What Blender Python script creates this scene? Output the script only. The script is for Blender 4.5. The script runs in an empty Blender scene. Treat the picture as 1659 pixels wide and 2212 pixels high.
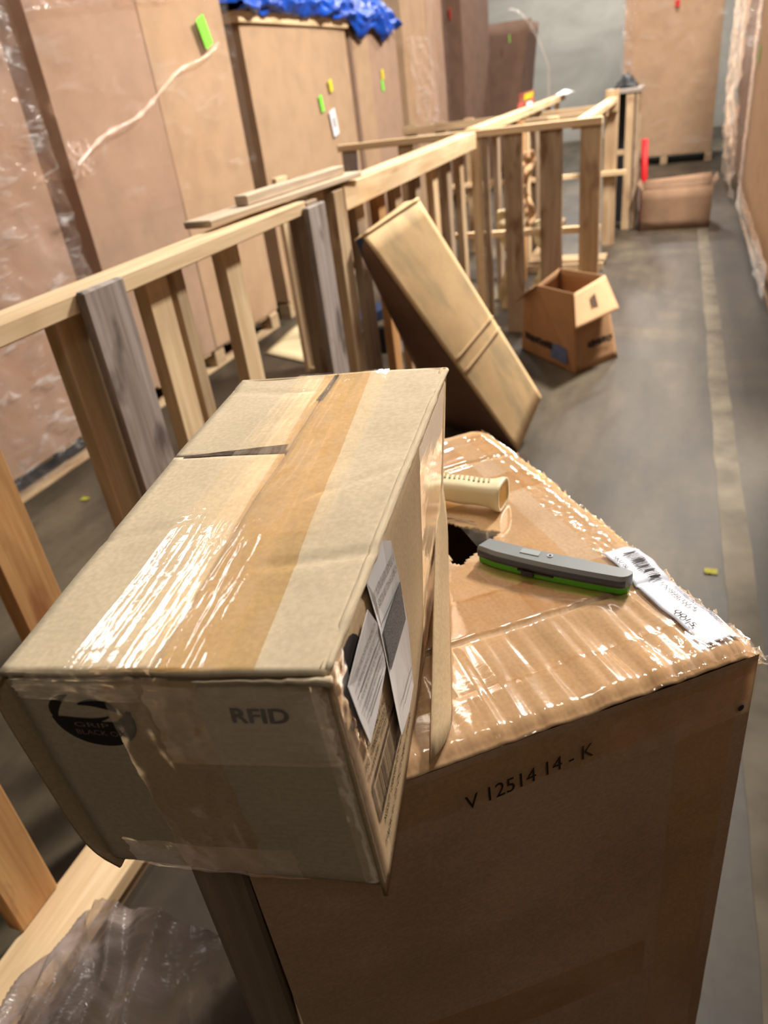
import bpy, bmesh, math, random
from mathutils import Vector, Matrix, noise
random.seed(7)
C = bpy.context.scene.collection
PI = math.pi
V3 = Vector

# ------------------------------------------------------------------ camera
CAM_H = 1.5
F_PX, IMG_W, IMG_H = 1571.35, 1659.0, 2212.0
ax_x = V3((0.9372, 0.0709, -0.3416)).normalized()     # world X seen in camera (right, down, forward)
ax_y = V3((0.3286, -0.5082, 0.7960)).normalized()     # world Y
ax_x = (ax_x - ax_y * ax_x.dot(ax_y)).normalized()
ax_z = ax_x.cross(ax_y)
# columns of the camera matrix: right, up, back in world space
right = V3((ax_x.x, ax_y.x, ax_z.x)); down = V3((ax_x.y, ax_y.y, ax_z.y)); fwd = V3((ax_x.z, ax_y.z, ax_z.z))
cam_d = bpy.data.cameras.new('camera'); cam = bpy.data.objects.new('camera', cam_d); C.objects.link(cam)
cam.matrix_world = Matrix(((right.x, -down.x, -fwd.x, 0), (right.y, -down.y, -fwd.y, 0), (right.z, -down.z, -fwd.z, CAM_H), (0, 0, 0, 1)))
cam_d.sensor_fit = 'VERTICAL'; cam_d.sensor_height = 36.0
cam_d.lens = 36.0 * F_PX / IMG_H
cam_d.clip_start = 0.02
cam_d.dof.use_dof = True; cam_d.dof.focus_distance = 0.60; cam_d.dof.aperture_fstop = 7.0
bpy.context.scene.camera = cam

# ------------------------------------------------------------------ world, lamps, exposure
w = bpy.data.worlds.new('world'); bpy.context.scene.world = w; w.use_nodes = True
w.node_tree.nodes['Background'].inputs[0].default_value = (0.75, 0.8, 0.9, 1)
w.node_tree.nodes['Background'].inputs[1].default_value = 0.02
def lamp(x, y, z, power, sx=0.55, sy=1.2, col=(1.0, 0.93, 0.82)):
    d = bpy.data.lights.new('high_bay_and_fill', 'AREA'); d.shape = 'RECTANGLE'; d.size = sx; d.size_y = sy
    d.energy = power; d.color = col
    o = bpy.data.objects.new('high_bay_and_fill', d); C.objects.link(o); o.location = (x, y, z)
    return o
lamp(1.2, 5.5, 5.0, 960, col=(1.0, 0.93, 0.83))
lamp(-0.2, 2.3, 5.0, 90, col=(1.0, 0.93, 0.83))  # added fill lamp to brighten the crate uprights
lamp(-5.2, 4.0, 5.0, 170, 0.8, 2.0, col=(0.93, 0.96, 1.0))
lamp(-4.3, 11.5, 5.0, 160, col=(0.93, 0.96, 1.0))
lamp(-0.2, 10.4, 5.0, 260, col=(1.0, 0.92, 0.82))
lamp(-1.5, 15.6, 5.2, 420, col=(1.0, 0.96, 0.90))
lamp(1.25, -2.0, 5.0, 25)
vs = bpy.context.scene.view_settings
vs.view_transform = 'Standard'; vs.look = 'None'; vs.gamma = 1; vs.use_curve_mapping = False; vs.exposure = 0.0

# ------------------------------------------------------------------ materials
MATS = {}
def new_mat(name):
    m = bpy.data.materials.new(name); m.use_nodes = True; nt = m.node_tree
    for n in list(nt.nodes): nt.nodes.remove(n)
    out = nt.nodes.new('ShaderNodeOutputMaterial')
    return m, nt, out
def node(nt, typ, **kw):
    n = nt.nodes.new(typ)
    for k, v in kw.items():
        if k in n.inputs.keys() if isinstance(k, str) and k in [i.name for i in n.inputs] else False: n.inputs[k].default_value = v
        else: setattr(n, k, v)
    return n
def ramp(nt, stops):
    r = nt.nodes.new('ShaderNodeValToRGB'); e = r.color_ramp.elements
    while len(e) < len(stops): e.new(0.5)
    for el, (p, c) in zip(e, stops): el.position = p; el.color = (*c, 1)
    return r
def coords(nt, kind='UV', scale=(1, 1, 1), rnd=True):
    tc = nt.nodes.new('ShaderNodeTexCoord'); mp = nt.nodes.new('ShaderNodeMapping'); mp.inputs['Scale'].default_value = scale
    nt.links.new(tc.outputs[kind], mp.inputs['Vector'])
    if rnd:
        oi = nt.nodes.new('ShaderNodeObjectInfo'); ml = nt.nodes.new('ShaderNodeMath'); ml.operation = 'MULTIPLY'; ml.inputs[1].default_value = 37.0
        nt.links.new(oi.outputs['Random'], ml.inputs[0]); nt.links.new(ml.outputs[0], mp.inputs['Location'])
    return mp.outputs[0]
def noise_tex(nt, vec, scale, detail=4, rough=0.55, dist=0):
    n = nt.nodes.new('ShaderNodeTexNoise'); n.inputs['Scale'].default_value = scale; n.inputs['Detail'].default_value = detail
    n.inputs['Roughness'].default_value = rough; n.inputs['Distortion'].default_value = dist
    nt.links.new(vec, n.inputs['Vector']); return n
def mixrgb(nt, a, b, fac, mode='MIX'):
    m = nt.nodes.new('ShaderNodeMix'); m.data_type = 'RGBA'; m.blend_type = mode
    for sock, v in ((m.inputs[0], fac), (m.inputs[6], a), (m.inputs[7], b)):
        if hasattr(v, 'links') or hasattr(v, 'is_linked'): nt.links.new(v, sock)
        elif isinstance(v, tuple): sock.default_value = (*v, 1)
        else: sock.default_value = v
    return m.outputs[2]
def bump(nt, h, strength, dist, prev=None):
    b = nt.nodes.new('ShaderNodeBump'); b.inputs['Strength'].default_value = strength; b.inputs['Distance'].default_value = dist
    nt.links.new(h, b.inputs['Height'])
    if prev is not None: nt.links.new(prev, b.inputs['Normal'])
    return b.outputs[0]
def principled(nt, out, col, rough=0.8, normal=None, spec=0.3, metal=0):
    p = nt.nodes.new('ShaderNodeBsdfPrincipled')
    if isinstance(col, tuple): p.inputs['Base Color'].default_value = (*col, 1)
    else: nt.links.new(col, p.inputs['Base Color'])
    if isinstance(rough, (int, float)): p.inputs['Roughness'].default_value = rough
    else: nt.links.new(rough, p.inputs['Roughness'])
    p.inputs['Specular IOR Level'].default_value = spec; p.inputs['Metallic'].default_value = metal
    if normal is not None: nt.links.new(normal, p.inputs['Normal'])
    nt.links.new(p.outputs[0], out.inputs[0]); return p
def cardboard(name, col, stain=0.25, flute=True, smudge=None, rough=0.8):
    m, nt, out = new_mat(name)
    uv = coords(nt)
    n1 = noise_tex(nt, uv, 6, 4); n2 = noise_tex(nt, uv, 260, 2)
    d = tuple(c * (1 - stain) for c in col); b = tuple(min(1, c * (1 + stain * 0.35)) for c in col)
    r = ramp(nt, [(0.3, d), (0.55, col), (0.75, b)]); nt.links.new(n1.outputs[0], r.inputs[0])
    sp = ramp(nt, [(0.35, (0.86, 0.86, 0.86)), (0.65, (1.06, 1.06, 1.06))]); nt.links.new(n2.outputs[0], sp.inputs[0])
    c = mixrgb(nt, r.outputs[0], sp.outputs[0], 0.7, 'MULTIPLY')
    if smudge:
        n3 = noise_tex(nt, coords(nt, scale=(1.2, 5, 1)), 2.2, 3)
        r3 = ramp(nt, [(0.5, (0, 0, 0)), (0.66, (0.75, 0.75, 0.75))]); nt.links.new(n3.outputs[0], r3.inputs[0])
        c = mixrgb(nt, c, smudge, r3.outputs[0])
    nm = None
    if flute:
        wv = nt.nodes.new('ShaderNodeTexWave'); wv.inputs['Scale'].default_value = 55; wv.inputs['Distortion'].default_value = 0.4
        nt.links.new(uv, wv.inputs['Vector']); nm = bump(nt, wv.outputs[1], 0.06, 0.001)
    nm = bump(nt, n1.outputs[0], 0.3, 0.004, nm)
    principled(nt, out, c, rough, nm, 0.25)
    MATS[name] = m; return m
def wood(name, light, dark, knot=None, rough=0.75):
    m, nt, out = new_mat(name)
    g = noise_tex(nt, coords(nt, scale=(2.2, 60, 60)), 1.0, 5, 0.6, 0.6)
    g2 = noise_tex(nt, coords(nt, scale=(1.5, 9, 9)), 1.0, 3, 0.5, 1.2)
    r = ramp(nt, [(0.3, dark), (0.5, tuple((a + b) / 2 for a, b in zip(light, dark))), (0.68, light)])
    nt.links.new(g.outputs[0], r.inputs[0])
    r2 = ramp(nt, [(0.32, (0.72, 0.66, 0.6)), (0.6, (1.05, 1.05, 1.05))]); nt.links.new(g2.outputs[0], r2.inputs[0])
    c = mixrgb(nt, r.outputs[0], r2.outputs[0], 0.9, 'MULTIPLY')
    if knot:
        vo = nt.nodes.new('ShaderNodeTexNoise'); vo.inputs['Scale'].default_value = 1.0; vo.inputs['Detail'].default_value = 4
        nt.links.new(coords(nt, scale=(5, 14, 14)), vo.inputs['Vector'])
        r3 = ramp(nt, [(0.55, (0, 0, 0)), (0.68, (0.9, 0.9, 0.9))]); nt.links.new(vo.outputs[0], r3.inputs[0])
        c = mixrgb(nt, c, knot, r3.outputs[0])
    principled(nt, out, c, rough, bump(nt, g.outputs[0], 0.35, 0.002), 0.25)
    MATS[name] = m; return m
def plain(name, col, rough=0.6, spec=0.3, metal=0, nz=0, nscale=30):
    m, nt, out = new_mat(name)
    uv = coords(nt, 'Object')
    n = noise_tex(nt, uv, nscale, 3)
    r = ramp(nt, [(0.3, tuple(c * (1 - nz) for c in col)), (0.7, tuple(min(1, c * (1 + nz * 0.5)) for c in col))]); nt.links.new(n.outputs[0], r.inputs[0])
    principled(nt, out, r.outputs[0], rough, None, spec, metal)
    MATS[name] = m; return m
def film(name, tint=(0.96, 0.95, 0.94), haze=0.06, hazecol=(0.8, 0.78, 0.78), rough=0.12, scale=(30, 30, 30), strength=0.5, dist=0.004, base=0.0, coarse=6, kind='UV', gk=0.45, streak=0.0):
    """clear plastic: see-through with a fresnel gloss, a milky haze and creases"""
    m, nt, out = new_mat(name)
    n1 = noise_tex(nt, coords(nt, kind, scale), 1.0, 3, 0.6, 0.8)
    n2 = noise_tex(nt, coords(nt, kind, (coarse, coarse, coarse)), 1.0, 3, 0.55, 1.5)
    nm = bump(nt, n1.outputs[0], strength, dist); nm = bump(nt, n2.outputs[0], strength, dist * 2.5, nm)
    tr = nt.nodes.new('ShaderNodeBsdfTransparent'); tr.inputs[0].default_value = (*tint, 1)
    di = nt.nodes.new('ShaderNodeBsdfDiffuse'); di.inputs[0].default_value = (*hazecol, 1); nt.links.new(nm, di.inputs['Normal'])
    gl = nt.nodes.new('ShaderNodeBsdfGlossy'); gl.inputs['Roughness'].default_value = rough; nt.links.new(nm, gl.inputs['Normal'])
    fr = nt.nodes.new('ShaderNodeFresnel'); fr.inputs['IOR'].default_value = 1.42; nt.links.new(nm, fr.inputs['Normal'])
    hz = nt.nodes.new('ShaderNodeMapRange'); hz.inputs['From Min'].default_value = 0.35; hz.inputs['From Max'].default_value = 0.75
    hz.inputs['To Min'].default_value = haze * 0.3; hz.inputs['To Max'].default_value = haze * 1.8; nt.links.new(n2.outputs[0], hz.inputs[0])
    st = nt.nodes.new('ShaderNodeMapRange'); st.inputs['From Min'].default_value = 0.56; st.inputs['From Max'].default_value = 0.74
    st.inputs['To Min'].default_value = 0; st.inputs['To Max'].default_value = streak; nt.links.new(n1.outputs[0], st.inputs[0])
    hs = nt.nodes.new('ShaderNodeMath'); hs.operation = 'ADD'; hs.use_clamp = True; nt.links.new(hz.outputs[0], hs.inputs[0]); nt.links.new(st.outputs[0], hs.inputs[1])
    m1 = nt.nodes.new('ShaderNodeMixShader'); nt.links.new(hs.outputs[0], m1.inputs[0]); nt.links.new(tr.outputs[0], m1.inputs[1]); nt.links.new(di.outputs[0], m1.inputs[2])
    ad = nt.nodes.new('ShaderNodeMath'); ad.operation = 'MULTIPLY'; ad.inputs[1].default_value = gk; ad.use_clamp = True; nt.links.new(fr.outputs[0], ad.inputs[0])
    nt.links.new(ad.outputs[0], gl.inputs[0])
    m2 = nt.nodes.new('ShaderNodeAddShader'); nt.links.new(m1.outputs[0], m2.inputs[0]); nt.links.new(gl.outputs[0], m2.inputs[1])
    nt.links.new(m2.outputs[0], out.inputs[0]); MATS[name] = m; return m

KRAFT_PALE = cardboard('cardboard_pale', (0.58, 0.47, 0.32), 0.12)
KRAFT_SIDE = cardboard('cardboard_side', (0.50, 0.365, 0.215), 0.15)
KRAFT_BIG = cardboard('cardboard_big', (0.47, 0.315, 0.19), 0.18)
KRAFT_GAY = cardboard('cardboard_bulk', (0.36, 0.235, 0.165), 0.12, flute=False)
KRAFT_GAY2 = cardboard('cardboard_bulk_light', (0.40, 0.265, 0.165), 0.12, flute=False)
KRAFT_DARK = cardboard('cardboard_dark', (0.17, 0.10, 0.07), 0.2, flute=False)  # dark tone holds the shade of the leaning side panel and far boxes
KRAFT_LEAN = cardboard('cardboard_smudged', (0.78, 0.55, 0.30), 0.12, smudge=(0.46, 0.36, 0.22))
KRAFT_BOX = cardboard('cardboard_open', (0.40, 0.23, 0.12), 0.15)
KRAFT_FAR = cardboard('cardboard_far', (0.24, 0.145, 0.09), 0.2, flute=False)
KRAFT_IN = cardboard('cardboard_inside', (0.58, 0.36, 0.20), 0.12)
WOOD = wood('timber_fresh', (0.72, 0.56, 0.36), (0.58, 0.41, 0.235))
WOOD_O = wood('timber_orange', (0.56, 0.33, 0.14), (0.42, 0.21, 0.085), knot=(0.26, 0.10, 0.04))
WOOD_G = wood('timber_grey', (0.40, 0.35, 0.32), (0.21, 0.175, 0.16), knot=(0.085, 0.065, 0.06))
WOOD_P = wood('timber_faded', (0.64, 0.52, 0.39), (0.44, 0.34, 0.25))
WOOD_B = wood('timber_brown', (0.37, 0.28, 0.195), (0.26, 0.185, 0.12), knot=(0.15, 0.08, 0.04))
WOOD_T = wood('timber_tan', (0.50, 0.37, 0.23), (0.33, 0.23, 0.135), knot=(0.25, 0.15, 0.09))
INK = plain('printed_ink', (0.025, 0.018, 0.016), 0.7, nz=0.3)
INK_SOFT = plain('worn_ink', (0.10, 0.06, 0.035), 0.8, nz=0.6, nscale=200)
INK_GREY = plain('grey_print', (0.16, 0.15, 0.15), 0.8, nz=0.8, nscale=900)
PAPER = plain('label_paper', (0.68, 0.66, 0.66), 0.6, nz=0.06, nscale=20)
PAPER_B = plain('label_paper_cool', (0.60, 0.62, 0.70), 0.4, nz=0.08, nscale=25)
BLACK = plain('black_plastic', (0.012, 0.012, 0.014), 0.45)
GREEN = plain('green_rubber', (0.07, 0.30, 0.015), 0.45, nz=0.1)
GREY = plain('grey_enamel', (0.20, 0.215, 0.22), 0.38, 0.5, nz=0.05)
GREY_L = plain('grey_enamel_plate', (0.26, 0.29, 0.285), 0.4, 0.5)
STEEL = plain('steel', (0.5, 0.5, 0.52), 0.3, metal=1)
CREAM = plain('cream_plastic', (0.72, 0.62, 0.40), 0.4, nz=0.05)
CREAM_D = plain('cream_slot', (0.38, 0.29, 0.14), 0.6)
AMBER = plain('amber_core', (0.60, 0.34, 0.07), 0.6, nz=0.1)
BLUE = plain('blue_plastic', (0.03, 0.06, 0.14), 0.6)
RED = plain('red_tape', (0.50, 0.012, 0.015), 0.5)
LIME = plain('lime_sticker', (0.22, 0.75, 0.06), 0.6)
YELLOW = plain('yellow_sticker', (0.65, 0.55, 0.03), 0.6)
WHITE = plain('white_paper', (0.75, 0.75, 0.80), 0.6)
STRIPE = plain('worn_floor_tape', (0.15, 0.125, 0.090), 0.7, nz=0.45, nscale=5)
FILM = film('stretch_film', tint=(.97, .96, .95), streak=.10, haze=0.02, scale=(3, 9, 3), coarse=1.8, dist=0.003, strength=0.7, rough=0.14, gk=.5)
FILM_HEAVY = film('stretch_film_heavy', tint=(.93, .91, .90), haze=0.07, scale=(6, 20, 6), coarse=3, dist=0.010, strength=0.8, rough=0.12, hazecol=(0.62, 0.60, 0.60), gk=.8, streak=.55)
TAPE = film('clear_tape', tint=(0.985, 0.97, 0.945), haze=0.07, scale=(45, 210, 1), coarse=20, strength=0.5, dist=0.00025, rough=0.07, gk=.7, hazecol=(.8, .74, .66))
TAPE_AMB = film('amber_tape', tint=(0.88, 0.79, 0.64), haze=0.04, scale=(60, 40, 1), coarse=14, strength=0.4, dist=0.0002, rough=0.12, gk=.45)
TAPE_BIG = film('brown_clear_tape', tint=(0.95, 0.89, 0.79), haze=0.05, scale=(25, 50, 1), coarse=12, strength=0.5, dist=0.0004, rough=0.10, gk=.38, hazecol=(.75, .62, .5))
BAG = film('crumpled_bag', tint=(0.70, 0.66, 0.64), haze=0.55, scale=(10, 40, 10), coarse=7, strength=0.8, dist=0.004, rough=0.22, hazecol=(0.24, 0.19, 0.175), gk=.5)
def make_tarp():
    m, nt, out = new_mat('blue_tarp')
    n = noise_tex(nt, coords(nt, scale=(6, 6, 6)), 1.0, 4, 0.6, 1.0)
    r = ramp(nt, [(0.35, (0.002, 0.035, 0.30)), (0.7, (0.004, 0.11, 0.70))]); nt.links.new(n.outputs[0], r.inputs[0])
    principled(nt, out, r.outputs[0], 0.35, bump(nt, n.outputs[0], 0.6, 0.05), 0.5); return m
TARP = make_tarp()
def make_floor():
    m, nt, out = new_mat('polished_concrete')
    uv = coords(nt, 'Object', rnd=False)
    n1 = noise_tex(nt, uv, 0.55, 5, 0.6, 0.8); n2 = noise_tex(nt, coords(nt, 'Object', (3.0, 0.7, 1), False), 1.1, 4, 0.6); n3 = noise_tex(nt, uv, 25, 4)
    r = ramp(nt, [(0.32, (0.035, 0.027, 0.019)), (0.50, (0.050, 0.038, 0.026)), (0.70, (0.118, 0.097, 0.063))]); nt.links.new(n1.outputs[0], r.inputs[0])
    r2 = ramp(nt, [(0.38, (0.45, 0.42, 0.40)), (0.62, (1.25, 1.22, 1.15))]); nt.links.new(n2.outputs[0], r2.inputs[0])
    c = mixrgb(nt, r.outputs[0], r2.outputs[0], 0.8, 'MULTIPLY')
    r3 = ramp(nt, [(0.35, (0.8, 0.8, 0.8)), (0.6, (1.05, 1.05, 1.05))]); nt.links.new(n3.outputs[0], r3.inputs[0])
    c = mixrgb(nt, c, r3.outputs[0], 0.6, 'MULTIPLY')
    rr = ramp(nt, [(0.3, (0.42, 0.42, 0.42)), (0.7, (0.62, 0.62, 0.62))]); nt.links.new(n1.outputs[0], rr.inputs[0])
    principled(nt, out, c, rr.outputs[0], bump(nt, n3.outputs[0], 0.15, 0.002), 0.4); return m
FLOOR = make_floor()
def make_wall(name, col, var):
    m, nt, out = new_mat(name)
    n1 = noise_tex(nt, coords(nt, 'Object', (0.8, 0.8, 1.4), False), 0.9, 5, 0.6, 0.6)
    r = ramp(nt, [(0.35, tuple(c * (1 - var) for c in col)), (0.65, col)]); nt.links.new(n1.outputs[0], r.inputs[0])
    principled(nt, out, r.outputs[0], 0.85, bump(nt, n1.outputs[0], 0.2, 0.02), 0.2); return m
WALL = make_wall('painted_wall', (0.40, 0.385, 0.345), 0.25)
CEIL = make_wall('ceiling_deck', (0.06, 0.06, 0.06), 0.2)
WALL_D = make_wall('dark_wall', (0.12, 0.11, 0.10), 0.25)

# ------------------------------------------------------------------ mesh helpers
class MB:
    """collects vertices and faces with UVs, then links them as one mesh object"""
    def __init__(s): s.v = []; s.f = []; s.uv = []
    def face(s, pts, uvs=None):
        i = len(s.v); s.v += [tuple(p) for p in pts]; s.f.append(tuple(range(i, i + len(pts)))); s.uv.append(uvs or [(0, 0)] * len(pts))
    def box(s, c, ax, ay, az):
        """centre and three half-axis vectors; u runs along the longest axis"""
        c = V3(c); A = [V3(ax), V3(ay), V3(az)]; L = max(range(3), key=lambda k: A[k].length)
        base = len(s.v)
        sg = [(x, y, z) for x in (-1, 1) for y in (-1, 1) for z in (-1, 1)]
        flip = A[0].cross(A[1]).dot(A[2]) < 0
        s.v += [tuple(c + A[0] * a + A[1] * b + A[2] * d) for a, b, d in sg]
        idx = {t: base + k for k, t in enumerate(sg)}
        o = random.random() * 5
        for k in range(3):
            i, j = [q for q in range(3) if q != k]
            for sgn in (-1, 1):
                ring = [(-1, -1), (1, -1), (1, 1), (-1, 1)]
                if ((k == 1) != (sgn < 0)) != flip: ring = ring[::-1]
                fc = []; uvs = []
                for p, q in ring:
                    t = [0, 0, 0]; t[k] = sgn; t[i] = p; t[j] = q
                    fc.append(idx[tuple(t)])
                    lu = p * A[i].length; lv = q * A[j].length
                    if j == L: lu, lv = lv, lu
                    uvs.append((lu + o, lv + o * 0.37 + k * 0.3))
                s.f.append(tuple(fc)); s.uv.append(uvs)
    def aabb(s, x0, x1, y0, y1, z0, z1):
        s.box(((x0 + x1) / 2, (y0 + y1) / 2, (z0 + z1) / 2), ((x1 - x0) / 2, 0, 0), (0, (y1 - y0) / 2, 0), (0, 0, (z1 - z0) / 2))
    def grid(s, fn, nu, nv, uvfn=None, skip=None, flip=False):
        b = len(s.v)
        for j in range(nv + 1):
            for i in range(nu + 1): s.v.append(tuple(fn(i / nu, j / nv)))
        uvf = uvfn or (lambda u, v: (u, v))
        for j in range(nv):
            for i in range(nu):
                if skip and skip((i + .5) / nu, (j + .5) / nv): continue
                q = [(i, j), (i + 1, j), (i + 1, j + 1), (i, j + 1)]
                if flip: q = q[::-1]
                s.f.append(tuple(b + y * (nu + 1) + x for x, y in q)); s.uv.append([uvf(x / nu, y / nv) for x, y in q])
    def tube(s, pts, r, n=10, cap=True):
        b = len(s.v); P = [V3(p) for p in pts]; R = r if isinstance(r, (list, tuple)) else [r] * len(P)
        for k, p in enumerate(P):
            t = (P[min(k + 1, len(P) - 1)] - P[max(k - 1, 0)]).normalized()
            a = t.orthogonal().normalized() if k == 0 else (pa - t * pa.dot(t)).normalized(); pa = a; c = t.cross(a)
            for i in range(n): s.v.append(tuple(p + (a * math.cos(2 * PI * i / n) + c * math.sin(2 * PI * i / n)) * R[k]))
        for k in range(len(P) - 1):
            for i in range(n):
                j = (i + 1) % n
                s.f.append((b + k * n + i, b + k * n + j, b + (k + 1) * n + j, b + (k + 1) * n + i)); s.uv.append([(k * .05, i / n), (k * .05, (i + 1) / n), (k * .05 + .05, (i + 1) / n), (k * .05 + .05, i / n)])
        if cap:
            for k in (0, len(P) - 1):
                fc = [b + k * n + i for i in range(n)]; s.f.append(tuple(fc[::-1] if k == 0 else fc)); s.uv.append([(0, 0)] * n)
    def build(s, name, mat, parent=None, smooth=False, bevel=0, thick=0):
        me = bpy.data.meshes.new(name); me.from_pydata(s.v, [], s.f)
        ul = me.uv_layers.new(name='UVMap'); k = 0
        for uvs in s.uv:
            for u in uvs: ul.data[k].uv = u; k += 1
        me.materials.append(mat)
        if bevel:
            bm = bmesh.new(); bm.from_mesh(me); bmesh.ops.bevel(bm, geom=list(bm.edges), offset=bevel, segments=1, affect='EDGES', clamp_overlap=True); bm.to_mesh(me); bm.free()
        if smooth:
            for p in me.polygons: p.use_smooth = True
        me.update()
        o = bpy.data.objects.new(name, me); C.objects.link(o)
        if parent is not None:
            o.parent = parent; o.matrix_parent_inverse = Matrix.Translation(-parent.location) if parent.parent is None else Matrix.Identity(4)
        if thick:
            md = o.modifiers.new('thickness', 'SOLIDIFY'); md.thickness = thick; md.offset = -1
        return o
def thing(name, label, cat, loc=(0, 0, 0), group=None):
    o = bpy.data.objects.new(name, None); C.objects.link(o); o.location = loc; o.empty_display_size = 0.1
    o['label'] = label; o['category'] = cat
    if group: o['group'] = group
    return o
def tag(o, label, cat, group=None):
    o['label'] = label; o['category'] = cat
    if group: o['group'] = group
    return o
def struct(o): o['kind'] = 'structure'; return o
def sub(o, parent):
    """make o a child of the mesh part `parent` (meshes are modelled in world space)"""
    o.parent = parent; o.matrix_parent_inverse = Matrix.Identity(4)
    g = parent.parent
    if g is not None:
        o.matrix_parent_inverse = Matrix.Identity(4)
    return o
def bx(name, mat, parent, x0, x1, y0, y1, z0, z1, bevel=0.003):
    m = MB(); m.aabb(x0, x1, y0, y1, z0, z1); return m.build(name, mat, parent, bevel=bevel)
def fbm(x, y, z=0.0, o=3):
    return noise.fractal(V3((x, y, z)), 1.0, 2.0, o)
def text_mesh(body, name='print'):
    cu = bpy.data.curves.new(name, 'FONT'); cu.body = body; cu.size = 1; cu.resolution_u = 3
    o = bpy.data.objects.new(name, cu); C.objects.link(o)
    me = bpy.data.meshes.new_from_object(o, depsgraph=bpy.context.evaluated_depsgraph_get())
    vs_ = [(v.co.x, v.co.y) for v in me.vertices]; fs = [tuple(p.vertices) for p in me.polygons]
    bpy.data.objects.remove(o); bpy.data.curves.remove(cu); bpy.data.meshes.remove(me)
    x0 = min(a for a, b in vs_); x1 = max(a for a, b in vs_); y0 = min(b for a, b in vs_); y1 = max(b for a, b in vs_)
    return [((a - x0) / (x1 - x0), (b - y0) / (y1 - y0)) for a, b in vs_], fs
def add_text(m, body, fn):
    vs_, fs = text_mesh(body); b = len(m.v)
    m.v += [tuple(fn(a, c)) for a, c in vs_]
    for f in fs: m.f.append(tuple(b + k for k in f)); m.uv.append([(0, 0)] * len(f))

# ------------------------------------------------------------------ room
def plane(name, pts, mat):
    m = MB(); m.face(pts, [(0, 0), (1, 0), (1, 1), (0, 1)]); return struct(m.build(name, mat))
X0, X1, Y0, Y1, ZC = -9.0, 6.0, -4.0, 18.5, 6.2
plane('floor', [(X0, Y0, 0), (X1, Y0, 0), (X1, Y1, 0), (X0, Y1, 0)], FLOOR)
plane('ceiling', [(X0, Y1, ZC), (X1, Y1, ZC), (X1, Y0, ZC), (X0, Y0, ZC)], CEIL)
plane('wall_back', [(X0, Y1, 0), (X1, Y1, 0), (X1, Y1, ZC), (X0, Y1, ZC)], WALL)
plane('wall_front', [(X1, Y0, 0), (X0, Y0, 0), (X0, Y0, ZC), (X1, Y0, ZC)], WALL_D)
plane('wall_left', [(X0, Y0, 0), (X0, Y1, 0), (X0, Y1, ZC), (X0, Y0, ZC)], WALL_D)
plane('wall_right', [(X1, Y1, 0), (X1, Y0, 0), (X1, Y0, ZC), (X1, Y1, ZC)], WALL_D)
# worn line along the aisle floor
m = MB(); m.grid(lambda u, v: (0.245 + 0.09 * u + 0.008 * fbm(v * 40, u * 3) + 0.02 * fbm(v * 3, 5.0), -1 + 10.6 * v, 0.002), 3, 160, lambda u, v: (u * .1, v * 10))
tag(m.build('floor_tape', STRIPE, thick=0.0012), 'long worn pale line of tape running down the aisle floor', 'floor tape')
mm_ = MB(); mm_.tube([(0.30 + .25 * t + 0.02 * fbm(t * 6, 3), 3.95 + .25 * t + 0.03 * fbm(t * 5, 1), 0.0) for t in [k / 14 for k in range(15)]], 0.003, 5)
# crack is too fine to matter: left to the concrete's own relief
for (x, y, l) in ((0.205, 2.17, 'small yellow scrap on the floor beside the worn aisle line'), (-2.50, 2.30, 'small yellow scrap on the floor near the film wrapped carton')):
    m = MB(); m.grid(lambda u, v: (x + (u - .5) * .04, y + (v - .5) * .03, 0.004 + 0.006 * abs(fbm(u * 3 + x, v * 3))), 5, 5)
    tag(m.build('yellow_scrap', plain('dull_yellow', (.30, .27, .03), .7), thick=0.001), l, 'scrap')

# ------------------------------------------------------------------ small taped carton
CN = dict(TFR=(-0.155, 0.255, 1.239), TFL=(-0.353, 0.220, 1.232), TBR=(-0.200, 0.672, 1.254), TBL=(-0.422, 0.648, 1.247),
          BFR=(-0.149, 0.264, 1.0245), BFL=(-0.351, 0.232, 1.0245), BBR=(-0.229, 0.696, 1.030), BBL=(-0.431, 0.655, 1.0265))
CN = {k: V3(v) for k, v in CN.items()}
def bil(a, b, c, d, u, v): return (a * (1 - u) + b * u) * (1 - v) + (c * (1 - u) + d * u) * v
def smooth01(t): t = max(0, min(1, t)); return t * t * (3 - 2 * t)
def FR0(u, v): return bil(CN['TFL'], CN['TFR'], CN['BFL'], CN['BFR'], u, v)
NF = (CN['TFR'] - CN['TFL']).cross(CN['BFL'] - CN['TFL']).normalized()
if NF.y > 0: NF = -NF
NR = V3((1, 0.11, 0)).normalized()
def FRN(u, v, off=0.0):
    """front face: rounded over at the top, tucked in at the foot, gently dished"""
    d = -0.006 * (1 - smooth01(v / .05)) - 0.007 * smooth01((v - .93) / .07) + 0.003 * math.sin(PI * u) * math.sin(PI * v)
    d += 0.0012 * fbm(u * 3, v * 3, 2)
    d -= 0.004 * smooth01((u - .97) / .03)
    return FR0(u, v) + NF * (d + off)
def RTN(u, v, off=0.0):
    d = 0.002 * math.sin(PI * u) * math.sin(PI * v)
    return bil(CN['TFR'], CN['TBR'], CN['BFR'], CN['BBR'], u, v) + NR * (d + off - 0.003 * (1 - smooth01(v / .03)))
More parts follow.
